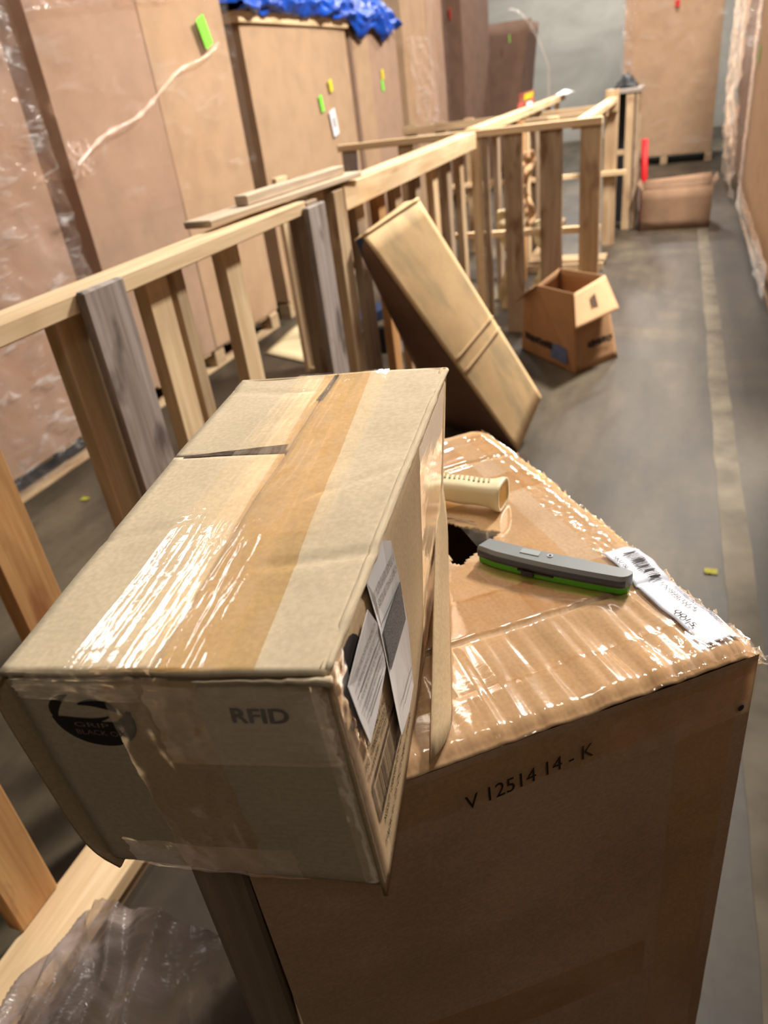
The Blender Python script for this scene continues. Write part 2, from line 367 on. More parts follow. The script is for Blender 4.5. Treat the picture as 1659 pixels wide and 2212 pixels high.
def top_h(u, v):
    h = 0.0015 * fbm(u * 2.2, v * 4, 1) + 0.0025 * math.sin(PI * min(1, max(0, v)))
    h -= 0.0022 * math.exp(-((v - .25 + .1 * (1 - u)) / .012) ** 2) * smooth01((u - .6) / .1)      # crease across the right flap
    h -= 0.0014 * math.exp(-((v - .40 - .35 * (u - .65)) / .010) ** 2) * smooth01((u - .62) / .1)
    h -= 0.0012 * math.exp(-((v - .30 - .15 * u) / .010) ** 2) * (1 - smooth01((u - .2) / .15))
    h -= 0.0016 * math.exp(-((v - .93 + .1 * u) / .010) ** 2) * (1 - smooth01((u - .35) / .15))
    return h
def TPN(u, v, off=0.0):
    return bil(CN['TFL'], CN['TFR'], CN['TBL'], CN['TBR'], u, v) + V3((0, 0, top_h(u, v) + off))
carton = thing('taped_carton', 'small carton sealed with shiny clear tape and printed RFID, lying on the large carton', 'box', (-0.28, 0.44, 1.025))
m = MB()
SLOT = 0.042
m.grid(lambda u, v: FRN(u, SLOT + (1 - SLOT) * v), 26, 26, lambda u, v: (v * .22, u * .2), flip=True)
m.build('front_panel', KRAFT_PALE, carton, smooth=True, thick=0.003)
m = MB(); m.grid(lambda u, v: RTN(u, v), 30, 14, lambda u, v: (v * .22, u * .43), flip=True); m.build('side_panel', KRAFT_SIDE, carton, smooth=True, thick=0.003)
def LFN(u, v):
    p = bil(CN['TFL'], CN['TBL'], CN['BFL'], CN['BBL'], u, v)
    return p + V3((-1, -.15, 0)) * ((0.019 + .008 * math.sin(PI * u)) * (1 - smooth01((u - .95) / .05)) * (1 - abs(2 * v - 1) ** 7))
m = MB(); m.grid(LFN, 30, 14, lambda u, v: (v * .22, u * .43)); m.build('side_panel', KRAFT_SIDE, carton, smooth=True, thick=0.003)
m = MB(); m.grid(lambda u, v: FRN(0, v).lerp(LFN(0, v), u) + V3((0, .003 * math.sin(PI * u), 0)), 5, 24, lambda u, v: (v * .2, u * .02), flip=False); m.build('corner_fold', KRAFT_SIDE, carton, smooth=True)
m = MB(); m.grid(lambda u, v: bil(CN['TBL'], CN['TBR'], CN['BBL'], CN['BBR'], u, v), 4, 4); m.build('back_panel', KRAFT_SIDE, carton, thick=0.003)
m = MB(); m.grid(lambda u, v: bil(CN['BFL'], CN['BFR'], CN['BBL'], CN['BBR'], .02 + .96 * u, .02 + .96 * v), 4, 4, lambda u, v: (u * .2, v * .4), flip=False); m.build('bottom_panel', KRAFT_SIDE, carton)
# two long top flaps meeting on a seam; the left one is split by a slit two thirds back
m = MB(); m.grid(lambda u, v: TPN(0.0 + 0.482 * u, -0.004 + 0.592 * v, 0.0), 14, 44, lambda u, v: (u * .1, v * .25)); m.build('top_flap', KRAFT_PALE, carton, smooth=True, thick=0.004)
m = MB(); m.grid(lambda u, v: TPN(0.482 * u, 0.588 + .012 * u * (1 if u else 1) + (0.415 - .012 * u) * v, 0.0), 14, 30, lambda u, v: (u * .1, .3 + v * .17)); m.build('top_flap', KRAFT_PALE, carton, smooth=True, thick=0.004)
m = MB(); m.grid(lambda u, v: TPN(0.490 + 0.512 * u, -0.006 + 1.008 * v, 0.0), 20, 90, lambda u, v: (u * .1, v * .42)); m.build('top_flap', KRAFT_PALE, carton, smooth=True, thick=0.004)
# flat dark sheets painting shade into the flap split and seam gap
m = MB(); m.grid(lambda u, v: TPN(0.045 + 0.43 * u, 0.584 + (0.006 + .030 * u) * v + 0.006 * u, 0.0007), 20, 3, lambda u, v: (u * .1, v * .01)); m.build('flap_split_shade', INK_SOFT, carton, smooth=True)
m = MB(); m.grid(lambda u, v: TPN(0.468 + 0.03 * u * (1 - v * .3) + .012 * v, 0.84 + 0.15 * v, 0.0007), 3, 14); m.build('seam_gap_shade', BLACK, carton, smooth=True)
# rolled white paper edge along the right top edge
m = MB(); m.tube([TPN(1.0, k / 60, -0.0022 + 0.0006 * fbm(k * .4, 1)) for k in range(0, 61)], [0.0035 if 4 < k < 50 else 0.0025 for k in range(61)], 8); m.build('flap_edge', KRAFT_PALE, carton, smooth=True)
m = MB(); m.tube([TPN(0.62 + .4 * k / 20, -0.012, -0.004 + 0.0009 * fbm(k * .6, 7)) for k in range(21)], [0.0006 + 0.0026 * (k / 20) ** 3 for k in range(21)], 8); m.build('torn_edge', KRAFT_PALE, carton, smooth=True)['label'] = 'pale torn paper along the front corner of the top flap'
# tapes over the seam
def tape_strip(name, mat, fu0, fu1, v0, v1, amp, nu, nv, sx, sy, seed, off=0.0013, parent=carton, P=TPN, ridge=0.0):
    m = MB()
    def fn(u, v):
        vv = v0 + (v1 - v0) * v; a, b = fu0(vv), fu1(vv); uu = a + (b - a) * u
        e = min(1, u * 8, (1 - u) * 8)
        h = amp * e * (fbm(uu * sx, vv * sy, seed, 3) + 0.4)
        if ridge: h += ridge * e * (1 - abs(fbm(uu * 40, vv * 3, seed + 4, 2)) * 4 if abs(fbm(uu * 40, vv * 3, seed + 4, 2)) < .25 else 0)
        return P(uu, vv, off + max(-0.0006, h))
    m.grid(fn, nu, nv, lambda u, v: (u * .12 + seed, (v0 + (v1 - v0) * v) * .42)); return m.build(name, mat, parent, smooth=True)
lin = lambda a, b: (lambda v: a + (b - a) * v)
tape_strip('tape', TAPE_AMB, lin(.50, .43), lin(.80, .655), -0.004, 1.0, 0.0002, 24, 110, 6, 14, 11, 0.0010)
tape_strip('tape', TAPE, lin(.60, .62), lin(.83, .74), 0.30, 1.0, 0.0003, 12, 60, 5, 10, 31, 0.0016)
tape_strip('tape', TAPE, lin(.22, .30), lin(.52, .50), -0.004, 1.0, 0.00014, 40, 260, 5, 70, 3, 0.0022, ridge=0.0003)
tape_strip('tape', TAPE, lin(.40, .36), lin(.70, .58), -0.004, 0.97, 0.0003, 40, 200, 26, 12, 21, 0.0028, ridge=0.0007)
# tape folded over the top edge and down the front
def tape_front(name, mat, u0, u1, v0, v1, amp, sx, sy, seed, off):
    m = MB()
    def fn(u, v):
        uu = u0 + (u1 - u0) * u + 0.015 * fbm(v * 6, seed); vv = v0 + (v1 - v0) * v
        e = min(1, u * 8, (1 - u) * 8)
        h = off + max(0, amp * e * (fbm(uu * sx, vv * sy, seed, 3) + .4))
        if vv < 0.03: return FRN(uu, 0.0, h + 0.0065) + V3((0, 0, 0.003 * (1 - vv / .03) - .0065 * vv / .03))
        return FRN(uu, vv, h)
    m.grid(fn, 30, 60, lambda u, v: (u * .08 + seed, v * .2)); return m.build(name, mat, carton, smooth=True)
tape_front('tape', TAPE_AMB, .30, .60, 0, .93, 0.0012, 9, 5, 5, 0.0008)
tape_front('tape', TAPE, .02, .42, 0, .11, 0.0016, 9, 12, 15, 0.0012)
tape_front('tape', TAPE, .44, .97, .025, .36, 0.0011, 6, 7, 25, 0.0014)
tape_front('tape', TAPE, .10, .72, .78, 1.0, 0.0022, 8, 6, 45, 0.0010)
# corner tape on the front right edge
m = MB()
def corner(u, v):
    vv = .02 + .9 * v; s = (u - .5) * 2
    h = 0.0012 + 0.0016 * abs(fbm(u * 4, vv * 14, 9))
    return FRN(1 + s * .06 if s < 0 else 1, vv, h) if s < 0 else RTN(s * .055, vv, h) + NF * 0.001 * (1 - s)
m.grid(corner, 16, 70, lambda u, v: (u * .05, v * .2)); m.build('corner_tape', TAPE, carton, smooth=True)
# round printed mark on the front, with its swirl and two lines of lettering left pale
cu_, cv_, ru, rv = 0.232, 0.190, 0.142, 0.115
def disc(fn_keep, r0, r1, a0, a1, n=40, nr=3):
    m_ = []
    return m_
def LG(x, y, off=0.0006):   # x right, y up, unit disc
    return FRN(cu_ + x * ru, cv_ - y * rv, off)
m = MB()
N = 48
for k in range(N):          # lower cap of the disc below the swirl
    a0, a1 = [(-2 * PI * 0.53 + PI * 1.06 * 1.0 * t / N * 1.0) for t in (k, k + 1)]
    def top_y(x): return 0.20 - 0.18 * math.sqrt(max(0, 1 - x * x)) + .05
    xs = [math.cos(a) for a in (a0, a1)]
for k in range(N):
    x0, x1 = -1 + 2 * k / N, -1 + 2 * (k + 1) / N
    lo = lambda x: -math.sqrt(max(0, 1 - x * x)); hi = lambda x: 0.12 - 0.22 * math.sqrt(max(0, 1 - x * x)) + max(0, x - .55) * .9
    for j in range(4):
        f = lambda x, t: lo(x) + (max(lo(x), min(-lo(x), hi(x))) - lo(x)) * t
        m.face([LG(x0, f(x0, j / 4)), LG(x1, f(x1, j / 4)), LG(x1, f(x1, (j + 1) / 4)), LG(x0, f(x0, (j + 1) / 4))])
def arc(pts, wd):
    for (p, q), (wa, wb) in zip(zip(pts, pts[1:]), zip(wd, wd[1:])):
        d = V3((q[0] - p[0], q[1] - p[1], 0)).normalized(); n_ = V3((-d.y, d.x, 0))
        m.face([LG(p[0] - n_.x * wa, p[1] - n_.y * wa), LG(q[0] - n_.x * wb, q[1] - n_.y * wb), LG(q[0] + n_.x * wb, q[1] + n_.y * wb), LG(p[0] + n_.x * wa, p[1] + n_.y * wa)])
K = 26
arc([(0.90 * math.cos(a), 0.90 * math.sin(a)) for a in [PI * (.62 + .42 * t / K) for t in range(K + 1)]], [.02 + .10 * math.sin(PI * t / K) for t in range(K + 1)])
arc([(-.93 + 1.35 * t / K, .02 - .17 * math.sin(PI * .8 * t / K) + .06 * t / K + .12 * (t / K) ** 3) for t in range(K + 1)], [.02 + .085 * math.sin(PI * (t / K) ** .8) for t in range(K + 1)])
arc([(-.20 + 1.05 * t / K, .50 + .16 * math.sin(PI * t / K) - .30 * (t / K) ** 1.5) for t in range(K + 1)], [.02 + .12 * math.sin(PI * t / K) for t in range(K + 1)])
arc([(.98 * math.cos(a), .02 + .62 * math.sin(a) + .35) for a in [PI * (-.02 - .42 * t / K) for t in range(K + 1)]], [.01 + .055 * math.sin(PI * t / K) for t in range(K + 1)])
m.build('round_logo_print', INK, carton)
m = MB()
add_text(m, 'GRIP', lambda a, b: LG(-.52 + .85 * a, -.30 + .17 * b, .0011)); add_text(m, 'BLACK OX', lambda a, b: LG(-.55 + 1.2 * a, -.58 + .18 * b, .0011))
m.build('logo_lettering', plain('faded_print', (.24, .17, .11), .8), carton)
m = MB(); add_text(m, 'RFID', lambda a, b: FRN(.69 + .165 * a - .004 * (1 - b), .182 - .052 * b + .006 * a, 0.0010)); 

for dx_, dy_ in ((.004, 0), (.002, .003), (.006, .002)):
    add_text(m, 'RFID', lambda a, b: FRN(.69 + dx_ + .165 * a - .004 * (1 - b), .182 + dy_ - .052 * b + .006 * a, 0.0010))
o = m.build('lettering', INK, carton)
# prints, barcode frame and two torn paper labels on the right side
def RP(u, v, off=0.0006): return RTN(u, v, off)
m = MB()
add_text(m, 'DPCI: 084011 40', lambda a, b: RP(.040 + .135 * a, .440 - .03 * b + .04 * a))
add_text(m, 'PO: 086553 0211', lambda a, b: RP(.037 + .145 * a, .490 - .03 * b + .03 * a))
add_text(m, 'Item#: 77270', lambda a, b: RP(.040 + .150 * a, .535 - .026 * b + .02 * a))
add_text(m, 'ASST 0808-0714-0225-0', lambda a, b: RP(.060 + .24 * a, .800 - .028 * b))
add_text(m, 'Made in: 25 OCT 0081 2F000', lambda a, b: RP(.048 + .27 * a, .870 - .030 * b + .01 * a))
fr_ = [(.045, .573), (.27, .60), (.285, .755), (.045, .733)]
for (a, b) in zip(fr_, fr_[1:] + fr_[:1]):
    vert = abs(a[0] - b[0]) < .05; w_ = .0045 if vert else .010
    dx, dy = (w_, 0) if vert else (0, w_)
    m.face([RP(a[0] - dx, a[1] - dy), RP(b[0] - dx, b[1] - dy), RP(b[0] + dx, b[1] + dy), RP(a[0] + dx, a[1] + dy)])
x = .056
while x < .265:
    wd = random.choice([.0008, .0013, .0022]); k = (x - .045) / .23
    m.face([RP(x, .60 + .02 * k), RP(x + wd, .60 + .02 * k), RP(x + wd, .725 + .02 * k), RP(x, .725 + .02 * k)]); x += wd + random.choice([.0012, .002, .003])
m.build('printed_marks', INK_SOFT, carton)
m = MB(); n_ = 24   # black round spot half under the lower label
for k in range(n_):
    a0, a1 = 2 * PI * k / n_, 2 * PI * (k + 1) / n_
    m.face([RP(.075, .20), RP(.075 + .058 * math.cos(a0), .20 + .155 * math.sin(a0)), RP(.075 + .058 * math.cos(a1), .20 + .155 * math.sin(a1))])
m.build('black_spot', INK, carton)
def label_sheet(poly, lab, off, lines):
    m = MB(); c = (sum(p[0] for p in poly) / len(poly), sum(p[1] for p in poly) / len(poly))
    for a, b in zip(poly, poly[1:] + poly[:1]):
        for j in range(4):
            f = lambda p, t: (c[0] + (p[0] - c[0]) * t, c[1] + (p[1] - c[1]) * t)
            q = [f(a, j / 4), f(b, j / 4), f(b, (j + 1) / 4), f(a, (j + 1) / 4)]
            hh = lambda t: off + .0022 * t * t
            m.face([RP(*q[0], hh(j / 4)), RP(*q[1], hh(j / 4)), RP(*q[2], hh((j + 1) / 4)), RP(*q[3], hh((j + 1) / 4))])
    o = m.build('paper_label', PAPER, carton, thick=0.0003); o['label'] = lab
    mm = MB()
    for (u0, v0, u1, v1, th, kind) in lines:
        if kind == 't':
            body = ''.join(random.choice('ACDEHILMNORSTU 0123 -') for _ in range(34))
            add_text(mm, body, lambda a, b: RP(u0 + (u1 - u0) * a, v0 + (v1 - v0) * a - th * b, off + .0028))
        else: mm.face([RP(u0, v0, off + .0028), RP(u1, v1, off + .0028), RP(u1, v1 - th, off + .0028), RP(u0, v0 - th, off + .0028)])
    q = mm.build('label_print', INK_GREY); sub(q, o); q['kind'] = 'stuff'
    return o
LBL_A = [(.161, .075), (.200, .215), (.188, .357), (.115, .40), (.059, .412), (.043, .27), (.032, .125), (.09, .10)]
label_sheet(LBL_A, 'smaller white torn label near the front corner', .0014, [(.060, .155, .175, .165, .020, 't'), (.062, .190, .180, .200, .018, 't'), (.064, .215, .18, .225, .006, 'l'), (.062, .245, .182, .252, .016, 't'), (.066, .275, .186, .28, .005, 'l'), (.070, .30, .180, .305, .014, 't'), (.08, .325, .17, .33, .004, 'l'), (.08, .345, .165, .35, .004, 'l')])
LBL_B = [(.293, .012), (.325, .058), (.336, .233), (.350, .45), (.338, .749), (.28, .76), (.204, .719), (.197, .55), (.195, .37), (.191, .20), (.188, .010)]
label_sheet(LBL_B, 'taller white torn label with a grey printed block', .0018, [(.205, .095, .320, .13, .035, 't'), (.20, .14, .325, .18, .03, 't'), (.203, .20, .33, .24, .004, 'l'), (.203, .40, .335, .41, .17, 'l'), (.24, .62, .33, .64, .006, 'l'), (.25, .66, .325, .68, .004, 'l')])
# tape tail hanging down the far right side and its strip of tape folded under
m = MB(); m.grid(lambda u, v: RTN(.62 + .33 * u - .12 * v, .03 + .93 * v, .0015 + .001 * abs(fbm(u * 5, v * 9, 3))), 12, 40, lambda u, v: (u * .1, v * .2)); m.build('tape', TAPE, carton, smooth=True)
# slanting flap of tape and board from the side's foot down onto the big carton
m = MB(); m.grid(lambda u, v: bil(CN['BFR'] + V3((-.005, .115, .001)), CN['BBR'] + V3((0.006, -.015, .11)), CN['BFR'] + V3((.001, .16, -.0)), CN['BBR'] + V3((.013, -.03, .004)), u, v) + V3((0.001 + .003 * math.sin(PI * v), 0, 0)), 14, 6, lambda u, v: (v * .05, u * .3)); m.build('loose_flap', KRAFT_SIDE, carton, smooth=True, thick=0.002)

# ------------------------------------------------------------------ large carton
A0 = V3((0.104, 0.579, 1.02)); E1 = V3((-0.7894, -0.6139, 0)).normalized(); E2 = V3((-0.6139, 0.7894, 0)).normalized()
BW, BL = 0.487, 0.60
def big_h(a, b):
    ridge = 0.0022 * (1 - smooth01((b - .09) / .08)) * fbm(a * 55, b * 4, 1, 2) + 0.0012 * fbm(a * 30, b * 3, 5, 2)
    edge = -0.008 * (1 - smooth01(a / .025)) ** 2 - 0.006 * (1 - smooth01(b / .02)) ** 2 - 0.012 * (1 - smooth01((BL - b) / .05)) ** 2
    sag = -0.006 * smooth01((a - .05) / .1) * (1 - smooth01((a - .40) / .08)) * math.sin(PI * min(1, b / BL))
    seam = -0.003 * math.exp(-((b - .125 - .01 * a) / .003) ** 2) - 0.004 * math.exp(-((b - .478) / .004) ** 2)
    return ridge + edge + seam + 0.0012 * fbm(a * 9, b * 9, 3) + sag * .25
def bedge(b): return 0.006 * fbm(b * 14, 2.0) - 0.004 * math.sin(PI * b / BL)
def BT(a, b, off=0.0): return A0 + E1 * (a + bedge(b) * max(0, 1 - a / .1)) + E2 * b + V3((0, 0, big_h(a, b) + off))
def BF(a, z, off=0.0):      # front face, outward normal is -E2
    d = 0.006 * math.sin(PI * a / BW) * math.sin(PI * min(1, z / 1.02)) + 0.002 * fbm(a * 5, z * 4, 8)
    return A0 + E1 * a + V3((0, 0, z - 1.02)) - E2 * (d + off) + E1 * (bedge(0) * max(0, 1 - a / .1) - (1.02 - z) * .012)
big = thing('large_carton', 'tall brown carton in the foreground patched with glossy tape and a shipping label', 'box', (-0.2, 0.65, 0))
def inhole(a, b):
    a += .006 * fbm(a * 70, b * 70, 2); tri = [(.196, .375), (.118, .290), (.190, .250)]
    s = [(q[0] - p[0]) * (b - p[1]) - (q[1] - p[1]) * (a - p[0]) for p, q in zip(tri, tri[1:] + tri[:1])]
    return all(x > 0 for x in s) or all(x < 0 for x in s)
m = MB(); m.grid(lambda u, v: BT(u * BW, v * BL), 150, 170, lambda u, v: (u * BW, v * BL), skip=lambda u, v: inhole(u * BW, v * BL)); m.build('top_panel', KRAFT_BIG, big, smooth=True, thick=0.002)
m = MB(); m.grid(lambda u, v: BF(u * BW, 1.014 * (1 - v)), 40, 60, lambda u, v: (v * 1.02, u * BW), flip=True); m.build('front_panel', KRAFT_BIG, big, smooth=True)
def BR(b, z): return A0 + E2 * b - E1 * (0.004 * math.sin(PI * b / BL) - bedge(b) + .0) + V3((0, 0, z - 1.02 - .010)) + E1 * (-(1.02 - z) * .012)
m = MB(); m.grid(lambda u, v: BR(u * BL, 1.02 - 1.01 * v), 40, 20, lambda u, v: (v, u * BL)); m.build('side_panel', KRAFT_BIG, big, smooth=True)
m = MB(); m.grid(lambda u, v: A0 + E1 * BW + E2 * u * BL + V3((0, 0, -1.02 * v)), 4, 4, lambda u, v: (v, u * BL), flip=False); m.build('side_panel', KRAFT_BIG, big)
m = MB(); m.grid(lambda u, v: A0 + E1 * BW * u + E2 * BL + V3((0, 0, -.014 - 1.006 * v)), 4, 4, lambda u, v: (v, u * BW)); m.build('back_panel', KRAFT_BIG, big)
m = MB(); m.grid(lambda u, v: A0 + E1 * BW * u + E2 * v * BL + V3((0, 0, -1.018)), 2, 2); m.build('bottom_panel', KRAFT_BIG, big)
def big_tape(a0, a1, b0, b1, amp, sa, sb, seed, mat=TAPE_BIG, off=0.0030, nu=90, nv=30):
    m = MB()
    def fn(u, v):
        a, b = a0 + (a1 - a0) * u, b0 + (b1 - b0) * v; e = min(1, v * 8, (1 - v) * 8)
        return BT(a, b + .002 * fbm(a * 40, seed), off + max(0, amp * e * (fbm(a * sa, b * sb, seed, 2) + .3)))
    m.grid(fn, nu, nv, lambda u, v: (a0 + (a1 - a0) * u + seed, b0 + (b1 - b0) * v)); return m.build('tape', mat, big, smooth=True)
big_tape(0, .45, 0.0, .060, .0024, 60, 6, 1, nu=200)
big_tape(0, .40, .058, .123, .0012, 50, 5, 2, nu=160)
big_tape(0, .36, .130, .190, .0008, 12, 12, 3, TAPE_AMB)
big_tape(.10, .36, .185, .25, .0008, 14, 12, 4)
big_tape(0, .22, .375, .425, .0008, 14, 12, 5, TAPE_AMB)
big_tape(0, .22, .47, .535, .0014, 14, 30, 6)
big_tape(0, .22, .54, .598, .0014, 14, 30, 7)
m = MB()            # crosswise tape running with the box's length
m.grid(lambda u, v: BT(.075 + .08 * u, .13 + .40 * v, .0022), 10, 60, lambda u, v: (v * .4, u * .1)); m.build('tape', TAPE_BIG, big, smooth=True)
m = MB()            # tape hugging the long right edge, wrinkled
m.grid(lambda u, v: BT(.0 + .045 * u, .02 + .56 * v, .0018 + .0025 * abs(fbm(u * 5, v * 60, 3))) + (-E1 * .004 * abs(fbm(v * 50, 3.3)) if u < .2 else V3((0, 0, 0))), 16, 160, lambda u, v: (v * .5, u * .05)); m.build('edge_tape', TAPE_BIG, big, smooth=True)
m = MB()            # crumpled tape beading on the near right corner and edge
m.grid(lambda u, v: A0 + E2 * (-.004 + .50 * v) - E1 * (.001 + .012 * u * (0.5 + abs(fbm(v * 30, 2.2)) * 2)) + V3((0, 0, -.004 - .022 * u + .010 * fbm(u * 3, v * 60, 4))), 10, 200, lambda u, v: (v * .5, u * .05)); m.build('edge_tape', TAPE, big, smooth=True)
def big_ftape(a0, a1, z0, z1, seed, mat=TAPE_BIG, amp=.0012, sa=10, sz=10, off=.001, slope=0.0):
    m = MB(); m.grid(lambda u, v: BF(a0 + (a1 - a0) * u, z0 + (z1 - z0) * v + slope * u, off + max(0, amp * (fbm((a0 + (a1 - a0) * u) * sa, v * (z1 - z0) * sz, seed, 2) + .3))), 60, 24, lambda u, v: (a0 + (a1 - a0) * u + seed, v * (z1 - z0)), flip=True)
    return m.build('tape', mat, big, smooth=True)
big_ftape(0, BW - .01, .960, 1.008, 11, TAPE_BIG, .003, 30, 6)
big_ftape(.0, .16, .945, .998, 14, TAPE, .003, 30, 14, .003)
big_ftape(.018, .085, .02, .955, 12, TAPE_BIG, .001, 20, 2)
big_ftape(.10, .40, .55, .62, 13, TAPE_AMB, .001, 8, 8, slope=.03)
m = MB(); add_text(m, 'V 12514 14 - K', lambda a, b: BF(.300 - .125 * a, .957 + .017 * b + .010 * a, .0030)); m.build('marker_writing', INK, big)
m = MB(); n_ = 14
for k in range(n_): m.face([BF(.012 + .003, .955, .004), BF(.015 + .0035 * math.cos(2 * PI * k / n_), .955 + .004 * math.sin(2 * PI * k / n_), .004), BF(.015 + .0035 * math.cos(2 * PI * (k + 1) / n_), .955 + .004 * math.sin(2 * PI * (k + 1) / n_), .004)])
m.build('punched_dot', BLACK, big)
# shipping label
def LB(s, t, off=0.0075):    # s along the label (0 near .. 1 far), t across from the right edge inward
    a = -.004 + .043 * t + .004 * math.sin(6 * s) * .3; b = .020 + .170 * s
    return BT(max(.0, a + .006), b, off)
m = MB(); m.grid(lambda u, v: LB(v, u, .0055), 12, 60); lab = m.build('shipping_label', PAPER_B, big, smooth=True, thick=.0003); lab['label'] = 'white shipping label with barcodes and faint lettering'
m = MB()
def bars(s0, s1, t0, t1, seed):
    r = random.Random(seed); s = s0
    while s < s1:
        wd = r.choice([.004, .007, .012]); m.face([LB(s, t0), LB(s, t1), LB(s + wd, t1), LB(s + wd, t0)]); s += wd + r.choice([.005, .008, .011])
bars(.70, .93, .28, .62, 1); bars(.60, .72, .25, .55, 2)
add_text(m, '0015', lambda a, b: LB(.30 - .16 * a, .88 - .14 * b)); add_text(m, 'TH/BLACKMMM', lambda a, b: LB(.52 - .40 * a, .22 - .09 * b))
add_text(m, 'LA 0220 TU 4', lambda a, b: LB(.56 - .30 * a, .45 - .08 * b)); add_text(m, 'SKU 00', lambda a, b: LB(.92 - .14 * a, .92 - .10 * b))
q = m.build('label_print', INK); sub(q, lab)
# clear tape across the label's near end
m = MB(); m.grid(lambda u, v: BT(.0 + .10 * u, .0 + .040 * v, .0085 + .0022 * abs(fbm(u * 9, v * 2, 6))), 60, 20, lambda u, v: (u * .1, v * .07)); m.build('tape', TAPE, big, smooth=True)
# torn curl beside the hole
m = MB(); m.grid(lambda u, v: BT(.192 - .070 * u + .004 * fbm(u * 5, v * 4), .380 - .082 * u + .014 * v, .001 + .005 * v * math.sin(PI * min(1, u + .1)) + .0015 * fbm(u * 6, v * 5)), 26, 8, lambda u, v: (u * .1, v * .02)); m.build('torn_curl', KRAFT_BIG, big, smooth=True, thick=.0012)

# ------------------------------------------------------------------ utility knife
k1, k2 = BT(.163, .249), BT(.0525, .121); k1.z = k2.z = 0
KD = (k2 - k1).normalized(); KN = V3((KD.y, -KD.x, 0)); KL = (k2 - k1).length; KZ = 1.0215
if KN.y > 0: KN = -KN        # towards the viewer
knife = thing('utility_knife', 'grey and green utility knife lying on the large carton', 'knife', (k1.x, k1.y, KZ))
def kp(s, t, z): return V3((k1.x, k1.y, KZ)) + KD * (s * KL) + KN * t + V3((0, 0, z))
def kw(s):           # half widths: back edge, front edge
    back = .0105 * (1 - .55 * smooth01((s - .62) / .38)) ; front = .0125 * (1 - .25 * smooth01((.15 - s) / .15))
    e = math.sqrt(max(0, 1 - max(0, (s - .93) / .07) ** 2)); return back * e, front * e
def knife_layer(name, mat, prof, s0=0.0, s1=1.0, taper0=True):
    m = MB(); rings = []; n = 56; b = 0
    for i in range(n + 1):
        s = s0 + (s1 - s0) * i / n; kb, kf = kw(min(s, .999)); curve = -.004 * math.sin(PI * s) + .002
        for (t, z) in prof:
            hw = kb if t < 0 else kf
            cut = .045 * max(0, t) * (0 if s > .05 else 1) * 0
            zz = z
            m.v.append(tuple(kp(s + (0.05 * (0.5 - t * .5) * (1 - min(1, s * 10)) if taper0 else 0), t * hw + curve * -1, zz)))
    P = len(prof)
    for i in range(n):
        for j in range(P):
            j2 = (j + 1) % P; m.f.append((i * P + j, (i + 1) * P + j, (i + 1) * P + j2, i * P + j2)); m.uv.append([(0, 0)] * 4)
    m.f.append(tuple(range(P))); m.uv.append([(0, 0)] * P); m.f.append(tuple(n * P + j for j in range(P))[::-1]); m.uv.append([(0, 0)] * P)
    bm = bmesh.new(); o = m.build(name, mat, knife, smooth=False); bm.from_mesh(o.data); bmesh.ops.recalc_face_normals(bm, faces=bm.faces); bm.to_mesh(o.data); bm.free()
    for p in o.data.polygons: p.use_smooth = len(p.vertices) == 4
    return o
body_g = knife_layer('grip_lower', GREEN, [(-.85, 0), (.80, 0), (1.0, .003), (1.04, .0102), (-1.0, .0102), (-1.0, .003)], .01, .985)
body = knife_layer('shell_upper', GREY, [(-1.0, .0100), (1.02, .0100), (1.08, .0150), (1.06, .0195), (.84, .0235), (-.80, .0245), (-1.0, .0200)], 0, 1.0)
for o_ in (body, body_g):
    md = o_.modifiers.new('edge_split', 'EDGE_SPLIT'); md.split_angle = math.radians(28)
def kbox(name, mat, s0, s1, t0, t1, z0, z1, bev=.0004):
    m = MB(); c = (kp((s0 + s1) / 2, (t0 + t1) / 2, (z0 + z1) / 2)); m.box(c, KD * (s1 - s0) * KL / 2, KN * (t1 - t0) / 2, V3((0, 0, (z1 - z0) / 2))); return m.build(name, mat, knife, bevel=bev)
band = knife_layer('shaded_side_band', plain('shaded_grey', (.055, .06, .075), .45), [(.9, .0104), (1.09, .0106), (1.13, .0150), (1.10, .0188), (.9, .0188)], .004, .975)  # shell's shaded side painted as a darker grey strip
kbox('slider', BLACK, .33, .41, .0118, .0190, .0045, .0110)
kbox('slider_slot', BLACK, .30, .54, .0120, .0168, .0084, .0108)
kbox('embossed_plate', GREY_L, .29, .42, -.0055, .0045, .0225, .0248)
kbox('end_slot', BLACK, .93, .965, -.0060, -.0005, .0200, .0240)
m = MB(); m.tube([kp(.485, -.001, .0225), kp(.485, -.001, .0249)], .0032, 14); m.build('screw', STEEL, knife)
m = MB(); m.tube([kp(.485, -.001, .0246), kp(.485, -.001, .0253)], .0015, 8); m.build('screw_socket', BLACK, knife)
kbox('blade', STEEL, -.008, .05, -.0095, .0035, .0092, .0105)

# ------------------------------------------------------------------ cream tool handle behind the carton
h1, h2 = BT(.195, .445), BT(.088, .340); h1.z = h2.z = 0
HD = (h2 - h1).normalized(); HN = V3((HD.y, -HD.x, 0)); HL = (h2 - h1).length
if HN.y > 0: HN = -HN
tool = thing('tool_handle', 'cream ribbed plastic tool handle lying on the large carton behind the small one', 'tool', (h1.x, h1.y, 1.02))
def hp(s, t, z): return V3((h1.x, h1.y, 1.0225)) + HD * (s * HL) + HN * t + V3((0, 0, z))
m = MB(); P = 20; n = 40; 
def hsec(s, k, inset=0.0):
    a = 2 * PI * k / P; fl = 1 + .22 * smooth01((s - .88) / .10) + .03 * math.sin(s * 22)
    x = math.copysign(abs(math.cos(a)) ** .6, math.cos(a)) * (.0185 * fl - inset); z = math.copysign(abs(math.sin(a)) ** .75, math.sin(a)) * (.0155 * fl - inset) + .0190
    return x, z
for i in range(n + 1):
    s = i / n
    for k in range(P): x, z = hsec(s, k); m.v.append(tuple(hp(s, x, z)))
